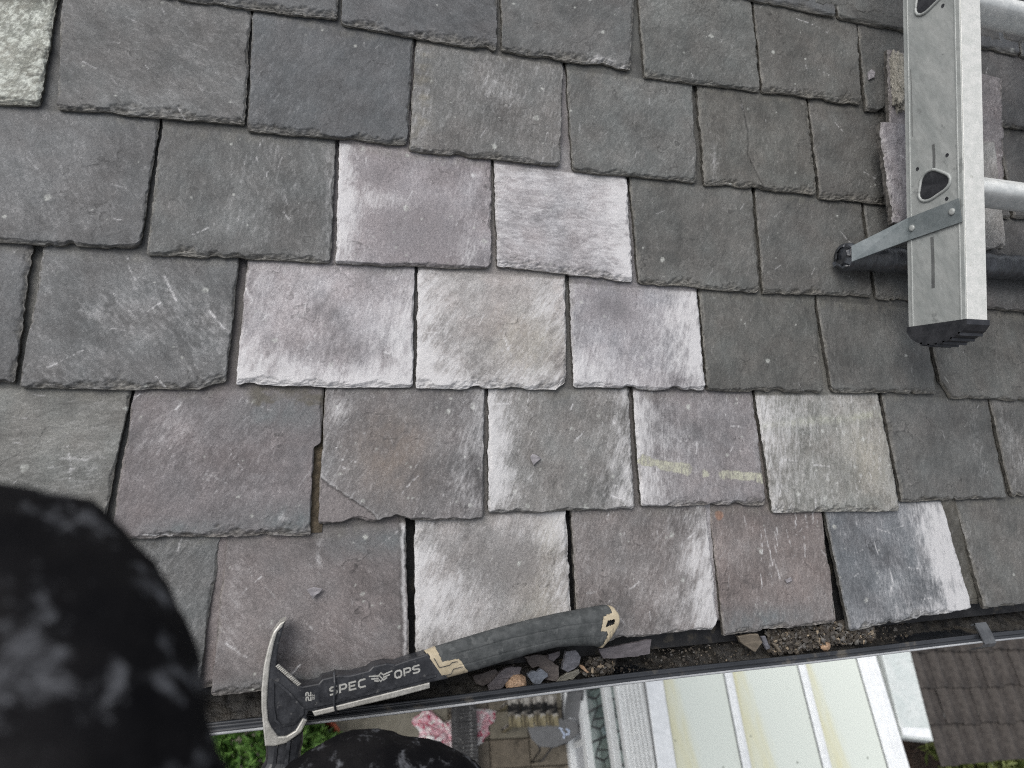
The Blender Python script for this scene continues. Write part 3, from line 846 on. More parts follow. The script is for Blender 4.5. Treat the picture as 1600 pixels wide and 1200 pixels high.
sv2, sf2 = ribbon([ax_ + dr * .002 - pr * .008, ax_ + dr * .026 - pr * .008, ax_ + dr * .036 - pr * .011], .003, .0286, h=.004)
MB().add(sv, sf).add(sv2, sf2).xf(RW).go('neck_rib', M['ham_black'], hammer)
# raised frame round the cheek, long ridge, bare lower strip, serrated claw root
pv, pf = ribbon(mm(H_POCKET), .0022, .0300, closed=True, h=.003)
build('cheek_frame', RW(pv), pf, M['ham_black'], hammer)
pv, pf = ribbon(mm([(-243.7,-803),(-210.8,-799.8),(-151.9,-791.8),(-104.9,-784.2)]), .0028, .0300, h=.003)
build('ridge', RW(pv), pf, M['ham_black'], hammer)
V, F = prism(mm(H_STRIP), .006, .0294, .0012)
build('bare_strip', RW(V), F, M['ham_steel'], hammer)
tie = MB().tube(RW([(-.2118, -.7705, .022), (-.2130, -.7715, .0300), (-.2120, -.7830, .0308), (-.2130, -.8005, .0308), (-.2100, -.8112, .0298), (-.2075, -.8130, .022)]), .0013, 6)
tie.go('cable_tie', M['ham_black'], hammer, True)
rgt = random.Random(3)
sr = MB()
for i in range(16):
    t = i / 15
    x, y = -.2695 + t * .0215, -.7590 - t * .0205
    sr.tube(RW([(x - .0012, y - .001, .0282), (x + .0016, y + .0012, .0298 + rgt.uniform(0, .0007))]), .0010, 5)
sr.go('serration', M['ham_steel'], hammer)
# print on the shaft: letters as strokes in a unit box
GL = {
 'S': [[(1, .93), (.25, .93), (.06, .80), (.06, .64), (.22, .53), (.78, .47), (.94, .36), (.94, .20), (.75, .07), (0, .07)]],
 'P': [[(.08, 0), (.08, .93), (.72, .93), (.94, .80), (.94, .56), (.72, .42), (.25, .42)]],
 'E': [[(1, .93), (.08, .93), (.08, .07), (1, .07)], [(.2, .5), (.85, .5)]],
 'C': [[(1, .93), (.28, .93), (.07, .74), (.07, .26), (.28, .07), (1, .07)]],
 'O': [[(.28, .93), (.72, .93), (.94, .74), (.94, .26), (.72, .07), (.28, .07), (.06, .26), (.06, .74), (.28, .93)]],
 '2': [[(.0, .93), (.75, .93), (.92, .80), (.92, .62), (.75, .5), (.25, .5), (.08, .38), (.08, .07), (1, .07)]],
 'Z': [[(.0, .93), (.95, .93), (.05, .07), (1, .07)]],
}
pt = MB()
def text(txt, o, ex, ey, adv, w):
    o, ex, ey = np.array(o), np.array(ex), np.array(ey)
    for i, ch in enumerate(txt):
        for st_ in GL[ch]:
            P = [o + ex * (i * adv + x) + ey * y for x, y in st_]
            v, f = ribbon(P, w, .02875)
            pt.add(v, f)
text('SPEC', (-.2168, -.7938), (.0076, .00108), (-.0004, .0084), 1.28, .0018)
text('OPS', (-.1492, -.7838), (.0076, .00120), (-.0006, .0080), 1.28, .0018)
text('22', (-.2354, -.7965), (-.0002, .0038), (-.0056, .0001), 1.22, .0012)
text('OZ', (-.2322, -.7955), (-.0001, .0019), (-.0024, .0001), 1.4, .0005)
# winged emblem
for sgn in (-1, 1):
    for k, (l, yy) in enumerate(((.0125, .0024), (.0100, -.0002), (.0070, -.0027))):
        b0 = np.array([-.1642, -.7812 + yy]); d0 = np.array([math.cos(.135), math.sin(.135)]); up = np.array([-d0[1], d0[0]])
        a = b0 + d0 * sgn * .0024; c = b0 + d0 * sgn * l + up * .0014 * (1 if k == 0 else .6)
        pt.add([(*(a - up * .0009), .02875), (*(c - up * .0002), .02875), (*(c + up * .0012), .02875), (*(a + up * .0009), .02875)], [(0, 1, 2, 3)])
v, f = ribbon([(-.1620, -.7782), (-.1642, -.7762), (-.1664, -.7784), (-.1622, -.7826), (-.1642, -.7848), (-.1664, -.7828)], .0013, .02878)
pt.add(v, f)
pt.xf(RW).go('printed_lettering', M['ham_print'], hammer)
# grip as a loft between its two outlines; tan collar and butt cut out of the same loft
def resample(L, n):
    L = np.array(L, float); d = np.r_[0, np.cumsum(np.linalg.norm(np.diff(L, axis=0), axis=1))]
    t = np.linspace(0, d[-1], n)
    return np.stack([np.interp(t, d, L[:, i]) for i in (0, 1)], -1)
NS, NC = 260, 46
A, B = resample(G_TOP, NS), resample(G_BOT, NS)
cc = np.linspace(-1, 1, NC)
th_ = np.linspace(0, 1, NS)
half = .0122 - .0012 * np.sin(th_ * math.pi * 2.2) + .0012 * th_
endr = np.sqrt(np.clip(1 - np.clip((th_ - .955) / .045, 0, 1) ** 2, .02, 1))
half = half * endr
GV = np.zeros((NS, 2 * NC - 2, 3))
for j in range(2 * NC - 2):
    if j < NC: c, sg = cc[j], 1
    else: c, sg = cc[2 * NC - 2 - j], -1
    pos = A * (1 - (c + 1) / 2) + B * ((c + 1) / 2)
    hh = (1 - abs(c) ** 3.2) ** (1 / 2.4)
    GV[:, j, :2] = pos / 1000
    GV[:, j, 2] = .0170 + sg * half * hh
ctr = GV[:, :NC].mean(1)
XY = GV[:, :, :2] * 1000
# moulded seams and gripping pattern
for k, off in ((.30, .0007), (.66, .0006)):
    for i in range(NS):
        cst = k + .05 * math.sin(i / NS * 3)
        for j in range(NC):
            if 24 < i < NS - 34 and abs((j / (NC - 1)) - cst) < .014: GV[i, j, 2] -= off
for i in range(int(NS * .70), int(NS * .92)):
    if (i // 3) % 2 == 0:
        for j in range(int(NC * .72), NC - 2): GV[i, j, 2] -= .0008
def inpoly(pts, poly):
    x, y = pts[..., 0], pts[..., 1]
    r = np.zeros(x.shape, bool); n = len(poly)
    for i in range(n):
        (x0, y0), (x1, y1) = poly[i], poly[(i + 1) % n]
        c = ((y0 > y) != (y1 > y)) & (x < (x1 - x0) * (y - y0) / (y1 - y0 + 1e-12) + x0)
        r ^= c
    return r
ncv = 2 * NC - 2
idx = np.arange(NS * ncv).reshape(NS, ncv)
nx2 = np.roll(idx, -1, 1)
Fq = np.stack([idx[:-1], nx2[:-1], nx2[1:], idx[1:]], -1).reshape(-1, 4)
cen = XY.reshape(-1, 2)[Fq].mean(1)
inC, inB = inpoly(cen, G_COLLAR), inpoly(cen, G_CAP)
GW = RW(GV.reshape(-1, 3)); nrm_off = RW((GV + np.where((np.arange(ncv) < NC)[None, :, None], 1, -1) * np.array([0, 0, .0006])).reshape(-1, 3))
def sub(name, mask, Vv, mat, par):
    f = Fq[mask]; u, inv = np.unique(f, return_inverse=True)
    return build(name, Vv[u], inv.reshape(-1, 4).tolist(), mat, par, True)
grip = sub('grip', ~(inC | inB), GW, M['ham_rubber'], hammer)
sub('grip_collar', inC, nrm_off, M['ham_tan'], hammer)
slot = [(101.4,-742.4),(111.6,-741.6),(109.6,-747.3),(98.4,-749.6)]
inS = inpoly(cen, slot) & (np.tile(np.arange(ncv) < NC - 1, NS - 1))
cap = sub('butt_cap', inB & ~inS, nrm_off, M['ham_tan'], hammer)
V, F = prism(mm([(99, -740), (114, -740), (112, -750), (96, -752)]), .018, .0235, 0)
build('lanyard_slot', RW(V), F, M['ham_black'], cap)
hl = MB()
for L in ([(-107, -766), (-101, -776.5), (-90, -775), (-87, -772.5), (-80.5, -772)], [(-97.5, -786), (-88, -784.5), (-85.5, -779.5), (-75, -778)]):
    v, f = ribbon(mm(L), .0008, .0306); hl.add(v, f)
hl.xf(RW).go('moulded_line', M['ham_black'], hammer)

# ------------------------------------------------------------------ debris in the gutter
def smat(name, c, k=.75): return simple(name, tuple(x * k for x in c), tuple(x * 1.2 for x in c), 220, .62, .6, .0012, aniso=(.4, 1, 1))
def shard(name, poly, n, label, cat, mat, th=.005, tilt=(0, 0), group=None, sd=0):
    P = []
    rj = random.Random(sd)
    for a, b in zip(poly, poly[1:] + poly[:1]):
        P.append(a)
        L_ = math.hypot(b[0] - a[0], b[1] - a[1])
        for q_ in range(int(L_ // 5)):
            t_ = (q_ + 1) / (int(L_ // 5) + 1) + rj.uniform(-.12, .12)
            P.append((a[0] + (b[0] - a[0]) * t_ + rj.uniform(-.6, .6), a[1] + (b[1] - a[1]) * t_ + rj.uniform(-.6, .6)))
    P = np.array(P)
    k = np.arange(len(P))
    c = P.mean(0)
    P = P + (P - c) * (.05 * fbm(k / 3.0, k * 0 + sd, 70 + sd, 2))[:, None]
    V, F = prism(mm(P), 0, th, .0005, 1)
    cz = c / 1000
    V[:, 2] += n - th + (V[:, 0] - cz[0]) * tilt[0] + (V[:, 1] - cz[1]) * tilt[1] + .0006 * fbm(V[:, 0] * 160 + sd, V[:, 1] * 160, sd, 2)
    o = build(name, RW(V), F, mat, None)
    return tag(o, label, cat, group)
m_pur, m_gry, m_brn, m_grn, m_blu = [smat('shard_%s' % n, c) for n, c in (('purple', (.095, .086, .092)), ('grey', (.125, .125, .14)), ('brown', (.075, .064, .060)), ('green_grey', (.14, .135, .115)), ('blue', (.125, .14, .165)))]
m_org = simple('orange_stone', (.22, .14, .085), (.40, .28, .19), 260, .8, .8, .002)
m_tan = smat('shard_tan', (.125, .105, .080))
F1 = [(-33.6,-813.6),(-27.1,-806.1),(-20.5,-798.6),(-13.9,-793.3),(-7.5,-792.8),(4.1,-795.0),(2.6,-802.0),(-10.4,-806.6),(-15.8,-815.4),(-23.6,-820.4),(-31.8,-821.3)]
F3 = [(13.0,-804.2),(19.7,-801.3),(24.9,-802.4),(30.3,-799.3),(38.1,-805.4),(38.6,-809.1),(33.8,-812.2),(27.6,-819.3),(20.5,-815.6),(15.5,-809.2)]
F4 = [(13.5,-786.8),(28.1,-785.1),(41.4,-785.8),(49.1,-794.9),(55.7,-799.9),(55.2,-811.9),(51.0,-817.5),(36.4,-814.8),(32.6,-808.5),(30.3,-798.7),(22.3,-800.3)]
F5 = [(60.5,-781.0),(74.1,-781.6),(82.0,-790.2),(80.2,-799.8),(73.2,-804.0),(64.9,-806.8),(56.9,-802.5),(58.7,-791.8)]
F6 = [(53.8,-814.2),(64.8,-808.0),(78.6,-805.1),(79.8,-809.5),(71.3,-817.1),(65.2,-815.9),(61.6,-820.3),(50.9,-818.7)]
F7 = [(80.2,-799.8),(84.3,-800.8),(91.5,-808.8),(88.7,-809.8),(81.4,-803.6)]
F8 = [(105.2,-781.7),(135.7,-779.4),(174.6,-776.1),(173.6,-793.4),(149.3,-794.5),(135.0,-794.4),(106.8,-793.7)]
F9 = [(-52.2,-801.3),(-26.8,-795.6),(-21.8,-799.6),(-29.7,-808.2),(-39.9,-815.3),(-49.8,-808.5)]
F10 = [(41.5,-784.2),(56.4,-781.9),(56.8,-788.0),(47.8,-794.4),(41.3,-790.2)]
F11 = [(301.2,-783.7),(330.9,-783.1),(339.4,-795.0),(329.9,-806.4),(311.5,-794.9)]
F12 = [(337.2,-786.9),(343.7,-787.2),(353.5,-804.7),(347.8,-805.7)]
F14 = [(363.5,-799.4),(356.1,-797.2),(366.3,-810.4),(371.0,-810.8)]
GD = 'loose bits lying in the gutter'
shard('slate_shard', F9, -0.016, 'dark brown crusted shard in gutter just under the hammer grip collar', 'slate shard', m_brn, .008, (.1, .2), GD, 1)
shard('slate_shard', F4, -0.018, 'broad dark brown slate shard under the grip in the gutter', 'slate shard', m_brn, .006, (.1, -.1), GD, 2)
shard('slate_shard', F10, -0.014, 'small purple-brown shard wedged under the hammer grip above the brown one', 'slate shard', m_pur, .005, (-.1, .1), GD, 3)
shard('slate_shard', F1, -0.010, 'long purple-grey shard left of the orange stone in the gutter', 'slate shard', m_pur, .007, (.15, .15), GD, 4)
shard('slate_shard', F3, -0.010, 'heart-shaped blue-grey slate chip right of the orange stone', 'slate shard', m_blu, .006, (.05, .12), GD, 5)
shard('slate_shard', F5, -0.008, 'squarish grey slate piece upright in the heap under the grip end', 'slate shard', m_gry, .006, (-.1, .25), GD, 6)
shard('slate_shard', F6, -0.013, 'pale green-grey notched chip at the gutter front below the grey piece', 'slate shard', m_grn, .004, (.1, .1), GD, 7)
shard('slate_shard', F7, -0.008, 'tiny orange sliver beside the grey slate piece', 'stone chip', m_org, .005, (0, 0), GD, 8)
shard('slate_shard', F8, -0.002, 'long flat dark strip of slate sticking out below the hammer butt', 'slate shard', m_pur, .005, (.0, .05), GD, 9)
shard('slate_shard', F11, -0.006, 'brown triangular shard at the left end of the gravel heap', 'slate shard', m_tan, .005, (.1, .3), GD, 10)
shard('slate_shard', F12, -0.007, 'thin grey sliver next to the brown triangular shard', 'slate shard', m_gry, .004, (.1, .3), GD, 11)
shard('slate_shard', F14, -0.008, 'small brown sliver in the gravel right of the thin grey one', 'slate shard', m_tan, .004, (.1, .2), GD, 12)
def stone(name, c, r, label, mat, sd, sq=(1, 1, .8)):
    bm = bmesh.new(); bmesh.ops.create_icosphere(bm, subdivisions=4, radius=1)
    V = np.array([v.co[:] for v in bm.verts]); F = [tuple(v.index for v in f.verts) for f in bm.faces]; bm.free()
    d = 1 + .16 * fbm(V[:, 0] * 1.3 + V[:, 2], V[:, 1] * 1.3 - V[:, 2] * .7, sd, 3) + .07 * fbm(V[:, 0] * 5, V[:, 1] * 5 + V[:, 2] * 4, sd + 1, 3)
    V = V * d[:, None] * np.array(sq) * r + np.array(c)
    return tag(build(name, RW(V), F, mat, None, True), label, 'stone', GD)
stone('orange_stone', (-.0022, -.8135, -.011), .0118, 'lumpy orange stone in the gutter beneath the hammer grip', m_org, 3, (1.05, .95, .7))
stone('orange_stone', (.4424, -.8095, -.010), .0070, 'small orange-brown stone at the front of the right gravel heap', m_org, 8, (1.1, .85, .8))

# gravel heaps: crumbs nobody could count
def crumbs(name, poly, n0, cnt, r0, mat_list, label, sd, hgt=.010):
    rg = np.random.RandomState(sd)
    P = np.array(poly); lo, hi = P.min(0), P.max(0)
    ico = bmesh.new(); bmesh.ops.create_icosphere(ico, subdivisions=1, radius=1)
    IV = np.array([v.co[:] for v in ico.verts]); IF = np.array([[v.index for v in f.verts] for f in ico.faces]); ico.free()
    Vs, Fs, mi, k = [], [], [], 0
    c = P.mean(0)
    while k < cnt:
        p = lo + rg.rand(2) * (hi - lo)
        if not inpoly(p[None], poly)[0]: continue
        r = r0 * rg.choice([.5, .8, 1.2, 2.0], p=[.35, .35, .22, .08])
        sc_ = np.array([1, rg.uniform(.4, 1), rg.uniform(.12, .8)]) * r
        a = rg.rand() * 6.28
        V = IV * (1 + .3 * rg.normal(size=(len(IV), 1))) * sc_
        tlt = rg.uniform(-.7, .7)
        V = np.stack([V[:, 0] * math.cos(tlt) - V[:, 2] * math.sin(tlt), V[:, 1], V[:, 0] * math.sin(tlt) + V[:, 2] * math.cos(tlt)], -1)
        V = np.stack([V[:, 0] * math.cos(a) - V[:, 1] * math.sin(a), V[:, 0] * math.sin(a) + V[:, 1] * math.cos(a), V[:, 2]], -1)
        hump = hgt * rg.rand() * max(0, 1 - np.linalg.norm((p - c) / (hi - lo)) * 1.6)
        V = V + np.array([p[0] / 1000, p[1] / 1000, n0 + hump])
        Vs.append(V); Fs.append(IF + len(IV) * k); mi += [rg.choice(len(mat_list), p=[.5, .3, .15, .05])] * len(IF); k += 1
    o = build(name, RW(np.concatenate(Vs)), np.concatenate(Fs), mat_list[0])
    for m in mat_list[1:]: o.data.materials.append(m)
    o.data.polygons.foreach_set('material_index', mi)
    return tag(o, label, 'gravel', kind='stuff')
m_cr = [smat('crumb_%d' % i, c) for i, c in enumerate(((.040, .034, .028), (.075, .064, .050), (.11, .105, .098), (.27, .22, .16)))]
pileR = [(353.3,-783.7),(483.7,-780.6),(535.0,-792.4),(529.9,-811.3),(454.3,-810.4),(384.9,-815.2),(356.7,-811.1)]
pileL = [(97.0,-794.1),(132.1,-794.8),(129.6,-815.6),(98.7,-817.4),(83.9,-809.9)]
crumbs('gravel', pileR, -.018, 1900, .0023, m_cr, 'brown crumbs and grit heaped in the gutter under the scratched slate', 4, .016)
crumbs('gravel', pileL, -.018, 300, .0020, m_cr, 'small patch of pale grit in the gutter below the hammer butt', 5)
crumbs('gravel', [(-60, -796), (300, -784), (620, -784), (620, -818), (300, -820), (-60, -824)], -.036, 1300, .0014, m_cr, 'fine dark grit scattered along the gutter bed', 6, .008)
# chips left on the slates
m_chip = smat('slate_chip', (.21, .20, .21))
CH = 'small slate chips lying on the roof'
shard('slate_chip', [(-241.8,-688.2),(-233.7,-686.0),(-224.2,-688.7),(-234.9,-698.9)], .001, 'small grey diamond slate chip lying above the hammer claw', 'slate chip', m_chip, .0025, (0, .045), CH, 20)
shard('slate_chip', [(21.5,-545.9),(25.0,-542.8),(35.7,-548.4),(25.3,-557.0)], .0005, 'tiny lilac arrow-shaped chip near the centre of the roof', 'slate chip', m_chip, .0022, (0, -.045), CH, 21)
shard('slate_chip', [(378.3,-716.1),(387.9,-713.3),(389.5,-717.6),(381.0,-720.4)], .0002, 'tiny grey chip on the brown scratched slate by the gutter', 'slate chip', m_chip, .0022, (0, -.045), CH, 22)
shard('slate_chip', [(617.2,67.1),(624.4,72.8),(631.7,69.5),(629.0,58.9),(616.8,53.6)], .0005, 'pale round chip left of the ladder top on the roof', 'slate chip', m_chip, .003, (0, -.045), CH, 23)

# ------------------------------------------------------------------ roof ladder
M['alu'] = simple('ladder_aluminium', (0.25, 0.265, 0.258), (0.32, 0.332, 0.322), 45, .45, .12, .0005, metal=.12, aniso=(1, .35, 1), c3=(.19, .20, .195), s3=.60, scale3=28)
M['alu_lit'] = simple('ladder_flange_lit', (0.50, 0.51, 0.485), (0.60, 0.60, 0.575), 90, .45, .3, .0008, metal=.1, c3=(.33, .33, .29), s3=.64, scale3=150)  # flange painted brighter than the web, as if lit from above
M['galv'] = simple('galvanised_strap', (0.13, 0.15, 0.155), (0.18, 0.20, 0.205), 50, .5, .1, .0004, metal=.25)
M['rubber'] = simple('black_rubber', (0.012, 0.013, 0.016), (0.03, 0.031, 0.035), 60, .42, .2)
M['tape'] = simple('black_tape', (0.022, 0.024, 0.028), (0.045, 0.049, 0.056), 40, .22, .5, .003, spec=.7, aniso=(3, 1, 1))
M['rung'] = simple('ladder_rung', (0.55, 0.57, 0.56), (0.70, 0.71, 0.69), 60, .45, .2, .0006, metal=.2, c3=(.30, .32, .22), s3=.66, scale3=40)
LO = np.array([.5905, -.372, .045]); LE = np.array([0, .486, .055]); LE /= np.linalg.norm(LE); LR = np.array([1.0, 0, 0]); LN = np.cross(LR, LE)
def LD(p):
    """ladder frame: x right, y up the ladder, z away from the roof -> world"""
    p = np.asarray(p, float)
    return RW(LO + p[..., :1] * LR + p[..., 1:2] * LE + p[..., 2:3] * LN)
ladder = empty('roof_ladder', LD((0.2, 0, 0)), 'worn aluminium roof ladder with black end cap lying up the slates', 'ladder')
SHh, SWw, LLen = .0915, .036, 1.35
def stile(x0, flip):
    # C section: web, two flanges with returned lips
    s = -1 if flip else 1
    pr_ = [(0, 0), (SWw, 0), (SWw, .006), (.0035, .006), (.0035, SHh - .006), (SWw, SHh - .006), (SWw, SHh), (0.0012, SHh), (0, SHh - .0012)]
    V = [(x0 + s * a, y, b) for y in (0.0, LLen) for a, b in pr_]
    n = len(pr_)
    F = [(i, (i + 1) % n, n + (i + 1) % n, n + i) for i in range(n)] + [tuple(range(n))[::-1], tuple(range(n, 2 * n))]
    o = build('stile', LD(V), F, M['alu'], ladder)
    V, F = prism([(x0 + s * .0006, .001), (x0 + s * (SWw - .0006), .001), (x0 + s * (SWw - .0006), LLen), (x0 + s * .0006, LLen)], SHh, SHh + .0008, .0003, 1)
    build('flange_face', LD(V), F, M['alu_lit'], o)
    return o
st1 = stile(0, False)
st2 = stile(.36, True)
for z in (.0075, .0840):                               # extruded ribs along the web
    V, F = prism([(.002, z - .0012), (LLen - .002, z - .0012), (LLen - .002, z + .0012), (.002, z + .0012)], 0, .0011, .0004, 1)
    build('web_rib', LD(np.stack([-V[:, 2], V[:, 0], V[:, 1]], -1)), F, M['alu'], st1)
# end caps with a ribbed rounded foot
for x0, s in ((0, 1), (.36, -1)):
    V, F = [], []
    ny_, nz_ = 9, 13
    mb = MB()
    outl = []
    for k in range(17):
        t = k / 16
        outl.append((-.003 - .026 * math.sin(math.pi * min(t * 1.0, 1)) ** .6 * (1 - .25 * t), t * (SHh + .004) - .002))
    pts = [(y, z) for y, z in outl] + [(.004, SHh + .002), (.004, -.002)]
    x1, x2 = x0 - s * .002, x0 + s * (SWw + .002)
    n = len(pts)
    mb.add([(x1, y, z) for y, z in pts] + [(x2, y, z) for y, z in pts], [tuple(range(n))] + [tuple(range(n, 2 * n))[::-1]] + [(i, n + i, n + (i + 1) % n, (i + 1) % n) for i in range(n)])
    for k in range(4, 16, 2):                         # ribs across the foot
        y, z = outl[k]
        mb.add([(x1, y - .0025, z - .0012), (x2, y - .0025, z - .0012), (x2, y - .0025, z + .0016), (x1, y - .0025, z + .0016), (x1, y + .002, z - .0016), (x2, y + .002, z - .0016), (x2, y + .002, z + .002), (x1, y + .002, z + .002)],
               [(0, 1, 2, 3), (4, 7, 6, 5), (0, 4, 5, 1), (1, 5, 6, 2), (2, 6, 7, 3), (3, 7, 4, 0)])
    mb.xf(LD).go('end_cap', M['rubber'], ladder)
# rungs: rounded triangular section, ends swaged through the web
tri = []
for k in range(24):
    a = 2 * math.pi * k / 24
    r = .0195 * (1 + .13 * math.cos(3 * (a - rad(100))))
    tri.append((r * math.cos(a), .045 + r * 1.22 * math.sin(a)))
for i, yr in enumerate((.199, .470, .741, 1.012)):
    V = [(x, yr + a, b) for x in (.004, .356) for a, b in tri]
    n = 24
    F = [(k, (k + 1) % n, n + (k + 1) % n, n + k) for k in range(n)]
    r_ = build('rung', LD(V), F, M['rung'], ladder, True)
    for x0, s in ((-.0004, -1), (.3604, 1)):
        rim = LD([(x0, yr + a * 1.04, .045 + (b - .045) * 1.04) for a, b in tri] + [(x0, yr + tri[0][0] * 1.04, .045 + (tri[0][1] - .045) * 1.04)])
        V, F = tube(rim, .0023, 8, False)
        mb = MB().add(V, F)
        mb.go('rung_rim', M['alu'], r_, True)
        mb = MB()
        mb.add(LD([(x0 + .0002 * s, yr + a * .98, .045 + (b - .045) * .98) for a, b in tri]), [tuple(range(n))])
        mb.go('rung_end', M['rubber'], r_)
    for dy, z in ((.031, .020), (-.026, .066), (.034, .068)):
        V, F = tube(LD([(-.0006, yr + dy, z), (-.0001, yr + dy, z)]), .0026, 10)
        build('hole', V, F, M['rubber'], st1)
# strap with rivets, and the taped bar that keeps the ladder off the slates
V = [np.array(p) for p in ((-.0012, .1674, .0855), (-.0012, .1342, .0894), (-.0012, .1624, .0042), (-.0012, .1297, .0035), (-.082, .1203, -.0175), (-.084, .0970, -.0155))]
V2 = [v + np.array([-.0022, 0, .0006]) for v in V]
n = len(V)
F = [(2 * i, 2 * i + 1, 2 * i + 3, 2 * i + 2) for i in range(2)] + [(n + 2 * i, n + 2 * i + 2, n + 2 * i + 3, n + 2 * i + 1) for i in range(2)]
F += [(2 * i, 2 * i + 2, n + 2 * i + 2, n + 2 * i) for i in range(2)] + [(2 * i + 1, n + 2 * i + 1, n + 2 * i + 3, 2 * i + 3) for i in range(2)] + [(0, n, n + 1, 1), (n - 2, n - 1, 2 * n - 1, 2 * n - 2)]
strap = build('strap', LD(V + V2), F, M['galv'], ladder)
for p in ((-.0034, .1458, .0120), (-.0034, .1517, .0765)):
    V, F = tube(LD([(p[0], p[1], p[2]), (p[0] - .0016, p[1], p[2]), (p[0] - .0024, p[1], p[2])]), [.0050, .0046, .0020], 14)
    build('rivet', V, F, M['alu'], strap, True)
bar = []
rg = random.Random(5)
rr_ = []
for i in range(60):
    x = -.082 + .53 * i / 59
    bar.append((x, .108 + .012 * i / 59 + rg.uniform(-.0006, .0006), -.0352))
    rr_.append(.0195 + .0011 * math.sin(i * 1.9) + rg.uniform(-.0006, .0006))
V, F = tube(LD(bar), rr_, 18)
build('taped_bar', V, F, M['tape'], ladder, True)
rag = MB()
for k in range(9):                                     # torn tape at the bar's end
    a = 2 * math.pi * k / 9
    b0 = np.array([-.081, .108 + .0185 * math.cos(a), -.0352 + .0185 * math.sin(a)])
    b1 = b0 + np.array([-.002 - .007 * rg.random(), -.003 * math.cos(a), -.003 * math.sin(a)]) + np.array([0, .003 * rg.uniform(-1, 1), .004 * rg.uniform(-1, 1)])
    w = np.array([0, -math.sin(a), math.cos(a)]) * .0058
    c0 = np.array([0, math.cos(a), math.sin(a)]) * .0030
    rag.add(LD([b0 - w, b0 + w, b1 + w * .6, b1 - w * .7, b0 - w - c0, b0 + w - c0, b1 + w * .6 - c0, b1 - w * .7 - c0]), [(0, 1, 2, 3), (4, 7, 6, 5), (0, 3, 7, 4), (1, 5, 6, 2), (2, 6, 7, 3)])
rag.go('torn_tape', M['tape'], ladder)
sm = MB()                                              # scuffs on the web
for (y0, y1, z0, w) in ((.054, .126, .042, .0050), (.222, .256, .047, .0042), (.28, .38, .012, .0010)):
    V, F = ribbon([(y0, z0), ((y0 + y1) / 2, z0 + .0006), (y1, z0 - .0004)], w, 0)
    sm.add([(-.0004, a, b) for a, b, _ in V], F)
sm.xf(LD).go('scuff', simple('black_scuff', (.075, .078, .078), (.12, .124, .122), 30, .6, .0), st1)

# slates stacked under the ladder
LS = 'loose slates stacked under the ladder'
for q, st_, lb in (
    ([(648, 104), (893, 90), (858, -150), (622, -170)], dict(c=(.18, .165, .17), n=13, th=9, short=1, O=.14, es=2.2, lay=1, rc=(4, 6), g=70, scr=6), 'lowest purple slate of the stack, its rounded corner right of the ladder'),
    ([(757, -46), (842, -37), (834, -222), (750, -230)], dict(c=(.20, .195, .19), n=23, th=9, short=1, O=.22, es=1.2, g=60, spk=20), 'pale grey slate of the stack showing right of the ladder below the rung'),
    ([(601, -52), (752, -46), (744, -186), (607, -199)], dict(c=(.24, .225, .235), n=24, th=9, short=1, O=.25, es=3, lay=1.2, g=75), 'pale lilac slate showing just beneath the top slate of the stack'),
    ([(592, -42), (753, -34), (741, -193), (598, -204)], dict(c=(.19, .178, .19), n=34, th=10, short=1, O=.22, es=3.2, lay=1.6, g=80, scr=8, L=.15), 'purple torn-edged slate on top of the stack left of the ladder')):
    seed += 61
    me, org = slate_mesh('loose', q, st_, seed, True)
    tag(place('loose_slate', me, org), lb, 'slate', LS)
m_mort = simple('old_mortar', (.27, .255, .215), (.46, .435, .375), 170, .85, 1.0, .004)
bm = bmesh.new(); bmesh.ops.create_icosphere(bm, subdivisions=5, radius=1)
V = np.array([v.co[:] for v in bm.verts]); F = [tuple(v.index for v in f.verts) for f in bm.faces]; bm.free()
d = 1 + .22 * fbm(V[:, 0] * 2 + V[:, 2], V[:, 1] * 4 - V[:, 2] * .7, 31, 3) + .12 * fbm(V[:, 0] * 6, V[:, 1] * 12 + V[:, 2] * 4, 32, 3)
V = np.sign(V) * np.abs(V) ** .7 * d[:, None] * np.array([.013, .050, .010]) + np.array([.656, .045, .020])
tag(build('mortar_lump', RW(V), F, m_mort, None, True), 'crumbly beige mortar lump on the lowest stacked slate beside the ladder', 'mortar', LS)

# ------------------------------------------------------------------ the person taking the picture (arm at lower left, bent knee at the bottom)
def fabric():
    t = NT('dusty_black_cloth')
    v = t.coord()
    n1 = t.noise(t.coord((1, 1, .6)), 60, 8, .72, .3)
    n2 = t.noise(t.coord((1, 1, .45)), 30, 5, .6)
    w = t.noise(v, 900, 2, .5)
    col = t.mix(t.ramp(n2, .3, .7), (.005, .005, .006), (.012, .0115, .012))
    col = t.mix(t.math('MULTIPLY', t.ramp(n1, .54, .66), .85), col, t.mix(t.noise(v, 160, 4, .7), (.04, .042, .047), (.20, .205, .22)))
    col = t.mix(1.0, col, t.mix(w, (.6, .6, .6), (1.4, 1.4, 1.4)), 'MULTIPLY')
    t.bump(t.math('ADD', n2, t.math('MULTIPLY', w, .1)), .5, .004)
    return t.fin(col, .95, 0, .05)
M['cloth'] = fabric()
CO = np.array([-0.25137, -0.87662, 7.5]); RCn = np.array(RC)
CW = lambda p: CO + RCn @ np.array(p, float)
